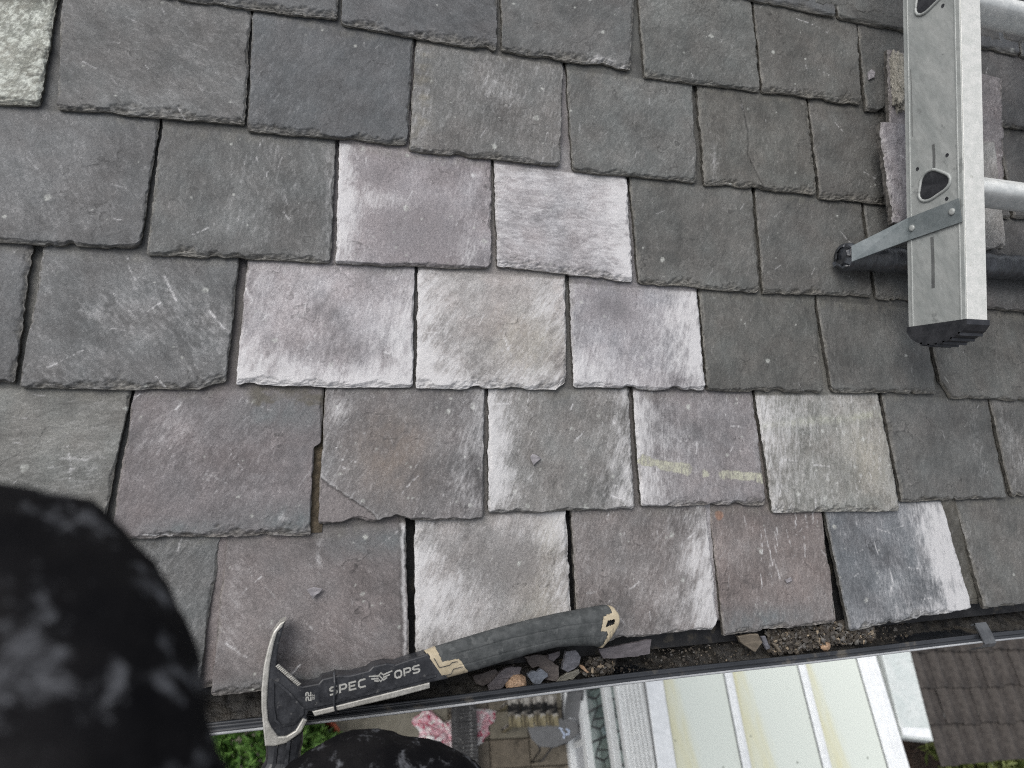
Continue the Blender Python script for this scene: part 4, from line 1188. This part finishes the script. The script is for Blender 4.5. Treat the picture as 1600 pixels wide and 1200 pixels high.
jt = {  # joints given in metres right / up / back from the phone, with radii
 'pelvis': ((-.16, -.66, -.36), .15), 'waist': ((-.13, -.52, -.16), .14), 'chest': ((-.10, -.42, .04), .15),
 'rhip': ((-.09, -.70, -.42), .105), 'rthigh': ((-.10, -.50, -.50), .110), 'rknee': ((-.113, -.362, -.600), .140), 'rshin': ((-.20, -.70, -.80), .060), 'rankle': ((-.27, -1.06, -1.0), .045), 'rtoe': ((-.27, -1.02, -1.12), .04),
 'lhip': ((-.26, -.68, -.40), .105), 'lthigh': ((-.34, -.78, -.60), .085), 'lknee': ((-.40, -.84, -.76), .07), 'lshin': ((-.45, -1.06, -.92), .055), 'lankle': ((-.48, -1.22, -1.02), .045), 'ltoe': ((-.48, -1.18, -1.14), .04),
 'lshould': ((-.25, -.40, .05), .075), 'larm': ((-.16, -.27, -.07), .058), 'larm2': ((-.101, -.152, -.160), .050), 'lelbow': ((-.145, -.045, -.186), .047), 'lfore': ((-.215, -.085, -.215), .040), 'lfore2': ((-.31, -.12, -.24), .036),
}
bn = [('pelvis', 'waist'), ('waist', 'chest'), ('pelvis', 'rhip'), ('rhip', 'rthigh'), ('rthigh', 'rknee'), ('rknee', 'rshin'), ('rshin', 'rankle'), ('rankle', 'rtoe'),
      ('pelvis', 'lhip'), ('lhip', 'lthigh'), ('lthigh', 'lknee'), ('lknee', 'lshin'), ('lshin', 'lankle'), ('lankle', 'ltoe'),
      ('chest', 'lshould'), ('lshould', 'larm'), ('larm', 'larm2'), ('larm2', 'lelbow'), ('lelbow', 'lfore'), ('lfore', 'lfore2')]
nm_ = list(jt)
pts = np.array([CW(jt[k][0]) for k in nm_])
org = pts[0]
me = bpy.data.meshes.new('person')
me.from_pydata((pts - org).tolist(), [(nm_.index(a), nm_.index(b)) for a, b in bn], [])
po = bpy.data.objects.new('person', me); COL.objects.link(po); po.location = org
md = po.modifiers.new('skin', 'SKIN'); md.use_smooth_shade = True; md.branch_smoothing = .3
for i, k in enumerate(nm_):
    sv_ = me.skin_vertices[0].data[i]; r = jt[k][1]; sv_.radius = (r, r); sv_.use_root = (i == 0)
s2 = po.modifiers.new('sub', 'SUBSURF'); s2.levels = 4; s2.render_levels = 4
tx = bpy.data.textures.new('folds', 'CLOUDS'); tx.noise_scale = .07; tx.noise_depth = 3
dm_ = po.modifiers.new('folds', 'DISPLACE'); dm_.texture = tx; dm_.strength = .016; dm_.mid_level = .5; dm_.texture_coords = 'LOCAL'
tx2 = bpy.data.textures.new('creases', 'CLOUDS'); tx2.noise_scale = .022; tx2.noise_depth = 2
dm2 = po.modifiers.new('creases', 'DISPLACE'); dm2.texture = tx2; dm2.strength = .006; dm2.mid_level = .5; dm2.texture_coords = 'LOCAL'
me.materials.append(M['cloth'])
tag(po, 'person in dust-smeared black clothes, blurred sleeve at lower left and dark knee at the bottom', 'person')

# ------------------------------------------------------------------ ground below
M['earth'] = simple('brown_ground', (.045, .034, .027), (.12, .085, .065), 30, .9, 1.0, .02)
V = [(-60, -60, -.03), (60, -60, -.03), (60, 60, -.03), (-60, 60, -.03)]
tag(build('ground', V, [(0, 1, 2, 3)], M['earth']), kind='structure')
yw = rad(-4.2)                                        # the yard lies slightly askew to this eaves line
ED = np.array([-math.sin(-yw), -math.cos(yw), 0]); ER = np.array([math.cos(yw), -math.sin(-yw), 0])
def YD(p, o=(0, 0, 0)):
    """yard frame: a to the right, b away from the house, z up"""
    p = np.asarray(p, float)
    return np.asarray(o) + p[..., :1] * ER + p[..., 1:2] * ED + p[..., 2:3] * np.array([0, 0, 1])
PO = np.array([1.62, .164, 0.0])
M['joint'] = simple('paving_joint', (.035, .03, .022), (.07, .06, .045), 60, .9, .8, .006)
V = YD([(-6, -1.2, -.012), (2.2, -1.2, -.012), (2.2, 4.5, -.012), (-6, 4.5, -.012)], PO)
patio = tag(build('patio', V, [(0, 1, 2, 3)][::1], M['joint']), kind='structure')
m_slab = [simple('paving_slab_%d' % i, tuple(x * .8 for x in c), tuple(x * 1.15 for x in c), 9, .85, .5, .004, c3=tuple(x * .55 for x in c), s3=.6, scale3=5) for i, c in enumerate(((.155, .135, .105), (.135, .115, .088), (.17, .155, .12), (.12, .105, .085)))]
rg = random.Random(11)
smesh = []
for m in m_slab:
    V, F = prism([(.006, .006), (.405, .006), (.405, .252), (.006, .252)], -.03, .012, .004, 1)
    d = YD(np.stack([V[:, 0], V[:, 1], V[:, 2]], -1))
    mm_ = bpy.data.meshes.new('paving_slab'); mm_.from_pydata(d.tolist(), [], F); mm_.materials.append(m); smesh.append(mm_)
for i in range(-1, 3):
    for j in range(-2, 8):
        place('paving_slab', rg.choice(smesh), YD((i * .41, j * .258, rg.uniform(-.003, .003)), PO), patio)
# concrete apron to the left, in bigger bays
m_con = simple('concrete_bay', (.17, .158, .125), (.225, .21, .17), 7, .88, .5, .004, c3=(.15, .14, .11), s3=.58, scale3=3)
for i in range(4):
    V, F = prism([(.008, .008), (1.0, .008), (1.0, 1.6), (.008, 1.6)], -.03, .014, .005, 1)
    V = YD(np.stack([V[:, 0] - .99 * (i + 1) - 6 * .41 + 1.64, V[:, 1] - .8, V[:, 2] + .004], -1), PO) if False else YD(np.stack([V[:, 0] - .42 - .99 * (i + 1), V[:, 1] - .6, V[:, 2]], -1), PO)
    build('concrete_bay', V, F, m_con, patio)

# crumpled carrier bag
def bag():
    n = 70
    A = np.linspace(0, 1, n); X, Y = np.meshgrid(A, A)
    Z = .05 * np.abs(fbm(X * 4, Y * 4, 3, 4)) + .03 * np.abs(fbm(X * 9, Y * 9, 5, 3)) + .01
    wob = .12 * fbm(Y * 2.2, X * 0 + 3, 8, 2)
    a = (X - .5) * (.78 + .2 * fbm(Y * 3, Y * 0, 9, 2)) + wob * .3
    b = (Y - .5) * (.36 + .12 * fbm(X * 3, X * 0, 10, 2)) + .05 * fbm(X * 3 + 5, Y, 12, 2)
    edge = np.minimum(np.minimum(X, 1 - X), np.minimum(Y, 1 - Y)); Z = Z * sst(0, .12, edge) + .014
    V = YD(np.stack([a, b, Z], -1).reshape(-1, 3), (1.28, .03, .014))
    ii = np.arange(n * n).reshape(n, n)
    F = np.stack([ii[:-1, :-1], ii[1:, :-1], ii[1:, 1:], ii[:-1, 1:]], -1).reshape(-1, 4)
    t = NT('carrier_bag_film'); v = t.coord()
    n1 = t.noise(v, 14, 3, .6, 1.5)
    n2 = t.noise(v, 5, 2, .5, 1.0)
    col = t.mix(t.ramp(n2, .42, .56), (.62, .60, .60), (.58, .36, .40))
    col = t.mix(t.ramp(n1, .57, .60), col, (.40, .04, .09))
    col = t.mix(t.ramp(t.noise(v, 9, 3, .6, .8), .6, .64), col, (.72, .72, .68))
    m = t.fin(col, .3, 0, .5)
    o = build('carrier_bag', V, F, m, None, True)
    tag(o, 'crumpled white and crimson plastic bag lying on the paving', 'plastic bag')
bag()

# ridged plank lying across the bag
M['plank'] = simple('black_ridged_plank', (.020, .020, .021), (.085, .085, .086), 16, .75, 1.0, .01, aniso=(.35, 2.2, 1), c3=(.34, .34, .33), s3=.60, scale3=26)
pl = empty('ridged_plank', (1.3, -.2, 0), 'black weathered cross-ridged plank lying over the crumpled bag', 'plank')
PLO = np.array([1.345, .235, .13])
V, F = prism([(-.105, 0), (-.125, .03), (-.125, 1.7), (.125, 1.7), (.125, .03), (.105, 0)], 0, .055, .012, 2)
board = build('board', YD(V, PLO), F, M['plank'], pl)
rg = random.Random(8)
y = .035
while y < 1.68:
    w = rg.uniform(.012, .024)
    x0, x1 = -.118 + rg.uniform(0, .012), .118 - rg.uniform(0, .012)
    V, F = prism([(x0, y), (x1, y + rg.uniform(-.006, .006)), (x1, y + w), (x0, y + w + rg.uniform(-.005, .005))], .054, .062 + rg.uniform(0, .006), .004, 1)
    build('ridge', YD(V, PLO), F, M['plank'], board)
    y += w + rg.uniform(.010, .022)
for yy in (.25, 1.3):
    build('bearer', YD(MB().box((-.11, yy, -.118), (.11, yy + .1, -.001)).v, PLO), MB().box((0, 0, 0), (1, 1, 1)).f, M['plank'], pl)

# weathered timber stool
def stool_wood(name, k):
    t = NT(name); v = t.coord((1, .25, 1))
    g = t.n('ShaderNodeTexCoord'); sp = t.n('ShaderNodeSeparateXYZ'); t.l(g.outputs['Generated'], sp.inputs[0])
    n1, n2 = t.noise(v, 34, 6, .65), t.noise(t.coord(), 22 + k, 5, .65)
    y = t.math('ADD', sp.outputs[1], t.math('MULTIPLY', t.math('SUBTRACT', n2, .5), .8))
    col = t.mix(t.ramp(n1, .35, .62), (.06, .05, .04), (.42, .40, .36))
    col = t.mix(t.ramp(y, .40, .30), col, t.mix(t.ramp(n1, .4, .6), (.08, .068, .045), (.26, .225, .14)))
    band = t.math('MULTIPLY', t.ramp(y, .42, .50), t.ramp(y, .78, .70))
    col = t.mix(band, col, (.014, .014, .014))
    t.bump(n1, .8, .006)
    return t.fin(col, .85, 0, .2)
M['oldwood'], M['lichenwood'] = stool_wood('peeling_timber', 0), stool_wood('peeling_timber_worn', 9)
stl = empty('timber_stool', (1.95, .06, 0), 'weathered timber stool with peeling black and ochre slats beside the grey chair', 'stool')
SO = np.array([1.72, .215, 0])
for i in range(4):
    V, F = prism([(.004 + i * .126, 0), (.122 + i * .126, 0), (.120 + i * .126, .275 + .006 * (i % 2)), (.006 + i * .126, .272)], .42, .452, .006, 2)
    V[:, 2] += .003 * fbm(V[:, 0] * 30, V[:, 1] * 30, i, 2)
    build('slat', YD(V, SO), F, M['oldwood'] if i % 2 else M['lichenwood'], stl)
for x, y in ((.03, .02), (.44, .02), (.03, .22), (.44, .22)):
    build('leg', YD(MB().box((x, y, .012), (x + .045, y + .04, .419)).v, SO), MB().box((0, 0, 0), (1, 1, 1)).f, M['oldwood'], stl)

# grey shell chair on a black tube frame
M['greyplastic'] = simple('grey_plastic', (.13, .132, .135), (.165, .167, .17), 18, .5, .1, .001, c3=(.10, .10, .10), s3=.62, scale3=12)
M['tube'] = simple('black_tube', (.012, .012, .013), (.022, .022, .024), 30, .35, .05)
M['mark'] = simple('pale_blue_mark', (.5, .6, .8), (.62, .7, .85), 30, .5, 0)
chr_ = empty('chair', (2.15, -.1, 0), 'grey plastic chair with black tube frame and pale blue scrawl on its seat', 'chair')
HO = np.array([1.885, -.055, 0])
seat = [(.0, .02), (.06, -.015), (.22, -.02), (.40, -.055), (.49, -.01), (.52, .05), (.50, .10), (.40, .16), (.25, .205), (.10, .19), (.03, .12)]
V, F = prism(resample(seat + [seat[0]], 48)[:-1].tolist(), .43, .445, .005, 2)
V[:, 2] -= .02 * np.exp(-((V[:, 0] - .26) / .2) ** 2 - ((V[:, 1] - .08) / .1) ** 2)
build('seat', YD(V, HO), F, M['greyplastic'], chr_)
n = 14
V, F = [], []
for i in range(n):                                    # curved back shell
    for k, w in enumerate((0, 1)):
        for j in range(6):
            h = j / 5
            t_ = i / (n - 1)
            x = .36 + .15 * t_; y = -.07 - .20 * (1 - h * .15) * (1 - .25 * (2 * t_ - 1) ** 2) - .02 * h - w * .012 * 0
            V.append((x + w * .006, -.06 - .30 * h * .75 + .02 * (2 * t_ - 1) ** 2 + w * .012, .44 + .24 * h))
nn = 12
for i in range(n - 1):
    for j in range(5):
        for w in (0, 6):
            a = i * nn + w + j
            F.append((a, a + 1, a + nn + 1, a + nn))
    F.append((i * nn + 5, i * nn + 11, (i + 1) * nn + 11, (i + 1) * nn + 5))
F += [(j, j + 1, j + 7, j + 6) for j in range(5)] + [((n - 1) * nn + j, (n - 1) * nn + j + 1, (n - 1) * nn + j + 7, (n - 1) * nn + j + 6) for j in range(5)]
build('backrest', YD(V, HO), F, M['greyplastic'], chr_, True)
for L in ([(.09, .16, .43), (.11, .22, .42), (.13, .28, .02), (.24, .27, .02), (.23, .20, .42)], [(.50, .02, .43), (.535, .03, .38), (.515, .10, .30), (.50, .13, .02), (.41, .15, .02), (.42, .13, .42)],
          [(.52, -.30, .70), (.535, -.15, .55), (.53, .0, .45), (.51, .08, .43), (.49, .10, .42)], [(.34, -.28, .62), (.345, -.12, .50), (.36, -.03, .45)]):
    V, F = tube(YD(L, HO), .0085, 8)
    build('frame_tube', V, F, M['tube'], chr_, True)
for L in ([(.33, .06), (.36, .10), (.40, .10), (.41, .07), (.38, .05)], [(.36, .10), (.345, .135)], [(.31, .04), (.345, .055)]):
    v, f = ribbon(L, .013, .4475)
    build('scrawl', YD(v, HO), f, M['mark'], chr_)

# ------------------------------------------------------------------ conservatory
def polymat():
    t = NT('cream_polycarbonate')
    gc = t.n('ShaderNodeTexCoord'); sx_ = t.n('ShaderNodeSeparateXYZ'); t.l(gc.outputs['Generated'], sx_.inputs[0])
    n = t.math('ADD', sx_.outputs[0], t.math('MULTIPLY', t.math('SUBTRACT', t.noise(t.coord((1, .15, 1)), 4, 4, .6), .5), .9))
    n2 = t.noise(t.coord(), 26, 4, .6)
    col = t.mix(t.math('MULTIPLY', t.ramp(n, .56, .22), .9), (.62, .66, .60), (.61, .58, .36))
    sp = t.n('ShaderNodeTexVoronoi', Scale=9.0); t.l(t.coord(), sp.inputs['Vector'])
    col = t.mix(t.math('MULTIPLY', t.ramp(sp.outputs['Distance'], .10, .06), t.ramp(n2, .5, .6)), col, (.10, .11, .08))
    return t.fin(col, .25, 0, .5)
M['poly'] = polymat()
M['algae'] = simple('white_board_with_algae', (.50, .545, .53), (.57, .60, .585), 8, .5, .1, .001, c3=(.17, .18, .15), s3=.62, scale3=34)
M['shadegrey'] = simple('shaded_cladding', (.52, .54, .54), (.58, .60, .60), 8, .5, .05)  # white cladding coloured greyer, painting the shade on this side
M['panel'] = simple('pale_grey_panel', (.42, .44, .46), (.50, .51, .53), 5, .4, .05)
M['lead'] = simple('lead_came', (.02, .022, .024), (.04, .042, .045), 40, .5, .1)
def glass():
    t = NT('window_glass'); v = t.coord()
    n = t.noise(v, 3.5, 4, .6)
    col = t.mix(t.ramp(n, .35, .65), (.06, .09, .085), (.22, .28, .265))
    return t.fin(col, .12, 0, .7)
M['glass'] = glass()
cons = empty('conservatory', (3.3, -1, 0), 'white conservatory with cream roof panels and leaded side windows below the gutter', 'conservatory')
CO_ = np.array([2.4287, -.129, 0.0])
SLp = math.tan(rad(3.8))
def CV(p):
    p = np.asarray(p, float).copy()
    return YD(p, CO_)
def CRf(p):                                           # roof frame: z measured from the sloping roof plane
    p = np.asarray(p, float).copy()
    p[..., 2] = p[..., 2] + 2.0 - SLp * p[..., 1]
    return YD(p, CO_)
b0, b1 = -.62, 3.0
edges_ = [.0, .727, 1.455, 2.075]
bw = [.16, .075, .075, .17]
for i in range(3):
    x0, x1 = edges_[i] + (.16 if i == 0 else .045), edges_[i + 1] - (.0 if i == 2 else -.0)
    V, F = prism([(x0 - .01, b0), (x1 + .01, b0), (x1 + .01, b1), (x0 - .01, b1)], -.012, .0, 0)
    build('roof_panel', CRf(V), F, M['poly'], cons)
for i, (x, w) in enumerate(((0, .155), (.727, .072), (1.455, .072), (2.075, .20))):
    o = None
    V, F = prism([(x, b0), (x + w, b0), (x + w, b1), (x, b1)], -.03, .022, .006, 2)
    o = build('glazing_bar', CRf(V), F, M['white'], cons)
    for xs_ in (x - .007, x + w):
        V, F = prism([(xs_, b0), (xs_ + .007, b0), (xs_ + .007, b1), (xs_, b1)], -.004, .006, 0)
        build('gasket', CRf(V), F, M['clip'], o)
    for k in range(1 if w < .1 else (2 if i == 3 else 0)):
        xx = x + w * (.5 if w < .1 else .36 + .3 * k)
        V, F = prism([(xx - .014, b0), (xx + .014, b0), (xx + .014, b1), (xx - .014, b1)], .022, .034, .004, 2)
        build('capping', CRf(V), F, M['white'], o)
# ribbed side cladding
mbx = MB()
V, F = prism([(b0, 1.50), (b1, 1.50), (b1, 1.96), (b0, 1.96)], 0, .02, 0)
clad = build('side_cladding', CV(np.stack([V[:, 2] + .012, V[:, 0], V[:, 1] - SLp * 0], -1)), F, M['shadegrey'], cons)
for k in range(5):
    z = 1.555 + k * .084
    V, F = prism([(b0, z), (b1, z), (b1, z + .018), (b0, z + .018)], 0, .022, .006, 2)
    build('cladding_rib', CV(np.stack([.012 - V[:, 2], V[:, 0], V[:, 1]], -1)), F, M['white'], clad)
def rail(z0, z1, d=.03, mat='white', nm='frame_rail'):
    V, F = prism([(b0, z0), (b1, z0), (b1, z1), (b0, z1)], 0, .05 + d, .006, 2)
    return build(nm, CV(np.stack([.05 - V[:, 2], V[:, 0], V[:, 1]], -1)), F, M[mat], cons)
rail(1.42, 1.50); rail(1.12, 1.22); rail(.47, .58); rail(.0, .09)
for z0, z1 in ((1.22, 1.42), (.58, 1.12)):
    V, F = prism([(b0, z0), (b1, z0), (b1, z1), (b0, z1)], 0, .012, 0)
    pane = build('leaded_window', CV(np.stack([.045 - V[:, 2], V[:, 0], V[:, 1]], -1)), F, M['glass'], cons)
    ld = []
    per = .26
    y = b0
    while y < b1 - per:
        c = (z0 + z1) / 2; hh = (z1 - z0)
        ld.append([(y, z0), (y, z1)])
        ld.append([(y + per * .30, c - hh * .30), (y + per * .5, z1), (y + per * .70, c - hh * .05), (y + per * .5, c - hh * .42), (y + per * .30, c - hh * .30)])
        ld.append([(y, c), (y + per * .30, c - hh * .30)]); ld.append([(y + per * .70, c - hh * .05), (y + per, c)])
        y += per
    for L in ld:
        V, F = ribbon(L, .020, .0, h=.002)
        V = np.array(V)
        build('came', CV(np.stack([.030 - V[:, 2] * 0 + 0 * V[:, 0], V[:, 0], V[:, 1]], -1)), F, M['lead'], pane)
V, F = prism([(b0, .09), (b1, .09), (b1, .47), (b0, .47)], 0, .02, 0)
build('lower_panel', CV(np.stack([.05 - V[:, 2], V[:, 0], V[:, 1]], -1)), F, M['panel'], cons)
for y in (.10, .78, 1.5, 2.2):
    V, F = prism([(y, .09), (y + .06, .09), (y + .06, .47), (y, .47)], 0, .045, .006, 2)
    build('panel_stile', CV(np.stack([.05 - V[:, 2], V[:, 0], V[:, 1]], -1)), F, M['white'], cons)
V, F = prism([(b0, 0), (b1, 0), (b1, 1.95 - SLp * b1), (b0, 1.95)], 0, .05, 0)
build('far_wall', CV(np.stack([2.22 + V[:, 2], V[:, 0], V[:, 1]], -1)), F, M['white'], cons)

# ------------------------------------------------------------------ lean-to with dark concrete tiles
M['tile'] = simple('dark_brown_tile', (.026, .022, .020), (.056, .049, .044), 18, .85, .7, .004, c3=(.03, .028, .026), s3=.60, scale3=12)
out = empty('outbuilding', (5.6, -.5, 0), 'low outbuilding roofed with dark brown ribbed tiles and a white board edge', 'outbuilding')
OO = np.array([5.13, .25, 2.06]); OS = math.tan(rad(9))
tw, tg = .192, .30
NXt = 14
prt = []
for k in range(NXt + 1):
    x = k / NXt
    z = .046 * max(0, math.sin((x - .05) / .55 * math.pi)) ** .8 if .05 < x < .60 else 0.0
    prt.append((x * tw, z))
tv, tf = [], []
for y, dz in ((-.06, -.012), (tg * .5, .008), (tg - .004, .022), (tg + .004, .020)):
    for x, z in prt: tv.append((x, y, z + dz + OS * 0))
n = NXt + 1
for j in range(3):
    for k in range(NXt): tf.append((j * n + k, (j + 1) * n + k, (j + 1) * n + k + 1, j * n + k + 1))
base = len(tv)
for x, z in prt: tv.append((x, tg + .004, z - .004))
for k in range(NXt): tf.append((3 * n + k, base + k, base + k + 1, 3 * n + k + 1))
tvn = np.array(tv); tvn[:, 2] -= OS * tvn[:, 1]
tme = bpy.data.meshes.new('roof_tile'); tme.from_pydata(YD(tvn).tolist(), [], tf); tme.materials.append(M['tile'])
tme.polygons.foreach_set('use_smooth', np.ones(len(tme.polygons), bool))
rg = random.Random(4)
for i in range(9):
    for j in range(-2, 4):
        place('roof_tile', tme, YD((i * tw + rg.uniform(-.006, .006), j * tg + rg.uniform(-.014, .014), -OS * j * tg + rg.uniform(-.005, .008)), OO), out)
V, F = prism([(-.32, -.7), (-.005, -.7), (-.005, 1.02), (-.32, .98)], -.10, .0, .008, 2)
V[:, 2] -= OS * V[:, 1] - .03
wb_ = build('white_board', YD(V, OO), F, M['algae'], out)
V, F = prism([(-.318, .90), (-.03, .92), (-.03, 1.0), (-.318, .965)], -.001, .012, .003, 1)
V[:, 2] -= OS * V[:, 1] - .03
build('board_end', YD(V, OO), F, M['white'], wb_)
V, F = prism([(-.25, -.7), (1.72, -.7), (1.72, .78), (-.25, .78)], -2.06, -.16, 0)
V[:, 2] = np.where(V[:, 2] > -1, V[:, 2] - OS * V[:, 1], V[:, 2])
build('wall', YD(V, OO), F, M['wall'], out)
MB().add(YD([(1.74, -.7, -.1), (1.86, -.7, -.1), (1.86, 1.1, -.27), (1.74, 1.1, -.27), (1.74, -.7, .05), (1.86, -.7, .05), (1.86, 1.1, -.12), (1.74, 1.1, -.12)], OO),
         [(0, 3, 2, 1), (4, 5, 6, 7), (0, 1, 5, 4), (1, 2, 6, 5), (2, 3, 7, 6), (3, 0, 4, 7)]).go('verge_board', M['white'], out)

# ------------------------------------------------------------------ plants
def leafmat(n, a, b):
    t = NT(n); oi = t.n('ShaderNodeAttribute', attribute_name='lc')
    col = t.mix(oi.outputs['Fac'], a, b)
    t.b.inputs['Transmission Weight'].default_value = 0
    return t.fin(col, .42, 0, .45)
def foliage(name, c, R, cnt, ln, mat, parent, sd, upright=.5):
    rgn = np.random.RandomState(sd)
    V, F, lc = [], [], []
    for i in range(cnt):
        d = rgn.normal(size=3); d /= np.linalg.norm(d); d[2] = abs(d[2]) * .9 - .1
        r = rgn.uniform(.45, 1) ** .5
        lump = 1 + .22 * math.sin(d[0] * 7 + sd) * math.cos(d[1] * 6)
        p = np.array(c) + d * np.array(R) * r * lump
        ax = d * .6 + rgn.normal(size=3) * .55 + np.array([0, 0, upright]); ax /= np.linalg.norm(ax)
        s = np.cross(ax, rgn.normal(size=3)); s /= np.linalg.norm(s); u = np.cross(s, ax)
        l = ln * rgn.uniform(.6, 1.2); w = l * .20
        b = len(V)
        V += [p, p + ax * l * .45 + s * w + u * w * .35, p + ax * l, p + ax * l * .45 - s * w + u * w * .35, p + ax * l * .5]
        F += [(b, b + 1, b + 4), (b + 1, b + 2, b + 4), (b, b + 4, b + 3), (b + 4, b + 2, b + 3)]
        lc += [rgn.rand()] * 5
    o = build(name, np.array(V), F, mat, parent)
    o.data.attributes.new('lc', 'FLOAT', 'POINT').data.foreach_set('value', np.array(lc))
    return o
m_lf1 = leafmat('green_leaf', (.025, .07, .012), (.15, .27, .07))
m_lf2 = leafmat('yellow_green_leaf', (.06, .085, .02), (.30, .34, .12))
m_stem = simple('stem', (.05, .035, .02), (.09, .07, .045), 40, .8)
sh = empty('shrub', (-.45, -.1, 0), 'dense narrow-leaved green shrub below the hammer head', 'shrub')
foliage('foliage', (-.52, -.06, .42), (.60, .42, .42), 3600, .13, m_lf1, sh, 1)
mb = MB()
for k in range(7):
    a = k * .9
    mb.tube([(-.5 + .03 * math.cos(a), -.06 + .03 * math.sin(a), 0), (-.5 + .2 * math.cos(a), -.06 + .15 * math.sin(a), .3), (-.5 + .4 * math.cos(a), -.06 + .28 * math.sin(a), .6)], [.012, .008, .004], 6)
mb.go('stem', m_stem, sh)
m_ter = simple('terracotta', (.25, .06, .03), (.33, .09, .05), 20, .8, .3)
pot = MB()
prf = [(.10, .0), (.15, .0), (.19, .30), (.215, .30), (.215, .37), (.185, .37), (.17, .30), (.14, .05), (.10, .05)]
ns = 28
for k in range(ns):
    a = 2 * math.pi * k / ns
    pot.v += [(-.06 + r * math.cos(a), .03 + r * math.sin(a), z + .012) for r, z in prf]
for k in range(ns):
    for i in range(len(prf) - 1):
        n0, n1 = k * len(prf), ((k + 1) % ns) * len(prf)
        pot.f.append((n0 + i, n1 + i, n1 + i + 1, n0 + i + 1))
tag(pot.go('terracotta_pot', m_ter, None, True), 'red terracotta pot half hidden by the green shrub', 'plant pot')
sh2 = empty('shrub', (7.1, -1.1, 0), 'yellow-green broad-leaved shrub beside the brown tiled outbuilding', 'shrub')
foliage('foliage', (6.95, -1.02, .60), (.75, .55, .55), 2600, .15, m_lf2, sh2, 5, .25)
mb = MB()
for k in range(6):
    a = k * 1.05
    mb.tube([(7.05, -1.15, 0), (7.05 + .2 * math.cos(a), -1.15 + .15 * math.sin(a), .35), (7.05 + .38 * math.cos(a), -1.15 + .28 * math.sin(a), .8)], [.014, .009, .004], 6)
mb.go('stem', m_stem, sh2)
# dead leaves and bark littering the border
rgn = np.random.RandomState(9)
V, F = [], []
for i in range(7000):
    p = np.array([rgn.uniform(4.9, 8.6), rgn.uniform(-2.4, .2), -.025 + rgn.uniform(0, .03)])
    a = rgn.rand() * 6.28; l = rgn.uniform(.02, .06); w = l * rgn.uniform(.3, .6)
    d = np.array([math.cos(a), math.sin(a), rgn.uniform(-.4, .4)]); s = np.array([-math.sin(a), math.cos(a), rgn.uniform(-.4, .4)])
    b = len(V); V += [p - d * l * .5, p + s * w * .5, p + d * l * .5, p - s * w * .5]; F.append((b, b + 1, b + 2, b + 3))
tag(build('leaf_litter', np.array(V), F, simple('dead_leaf', (.055, .035, .025), (.17, .115, .085), 12, .8, .2)), 'brown dead leaves and bark covering the border', 'leaf litter', kind='stuff')
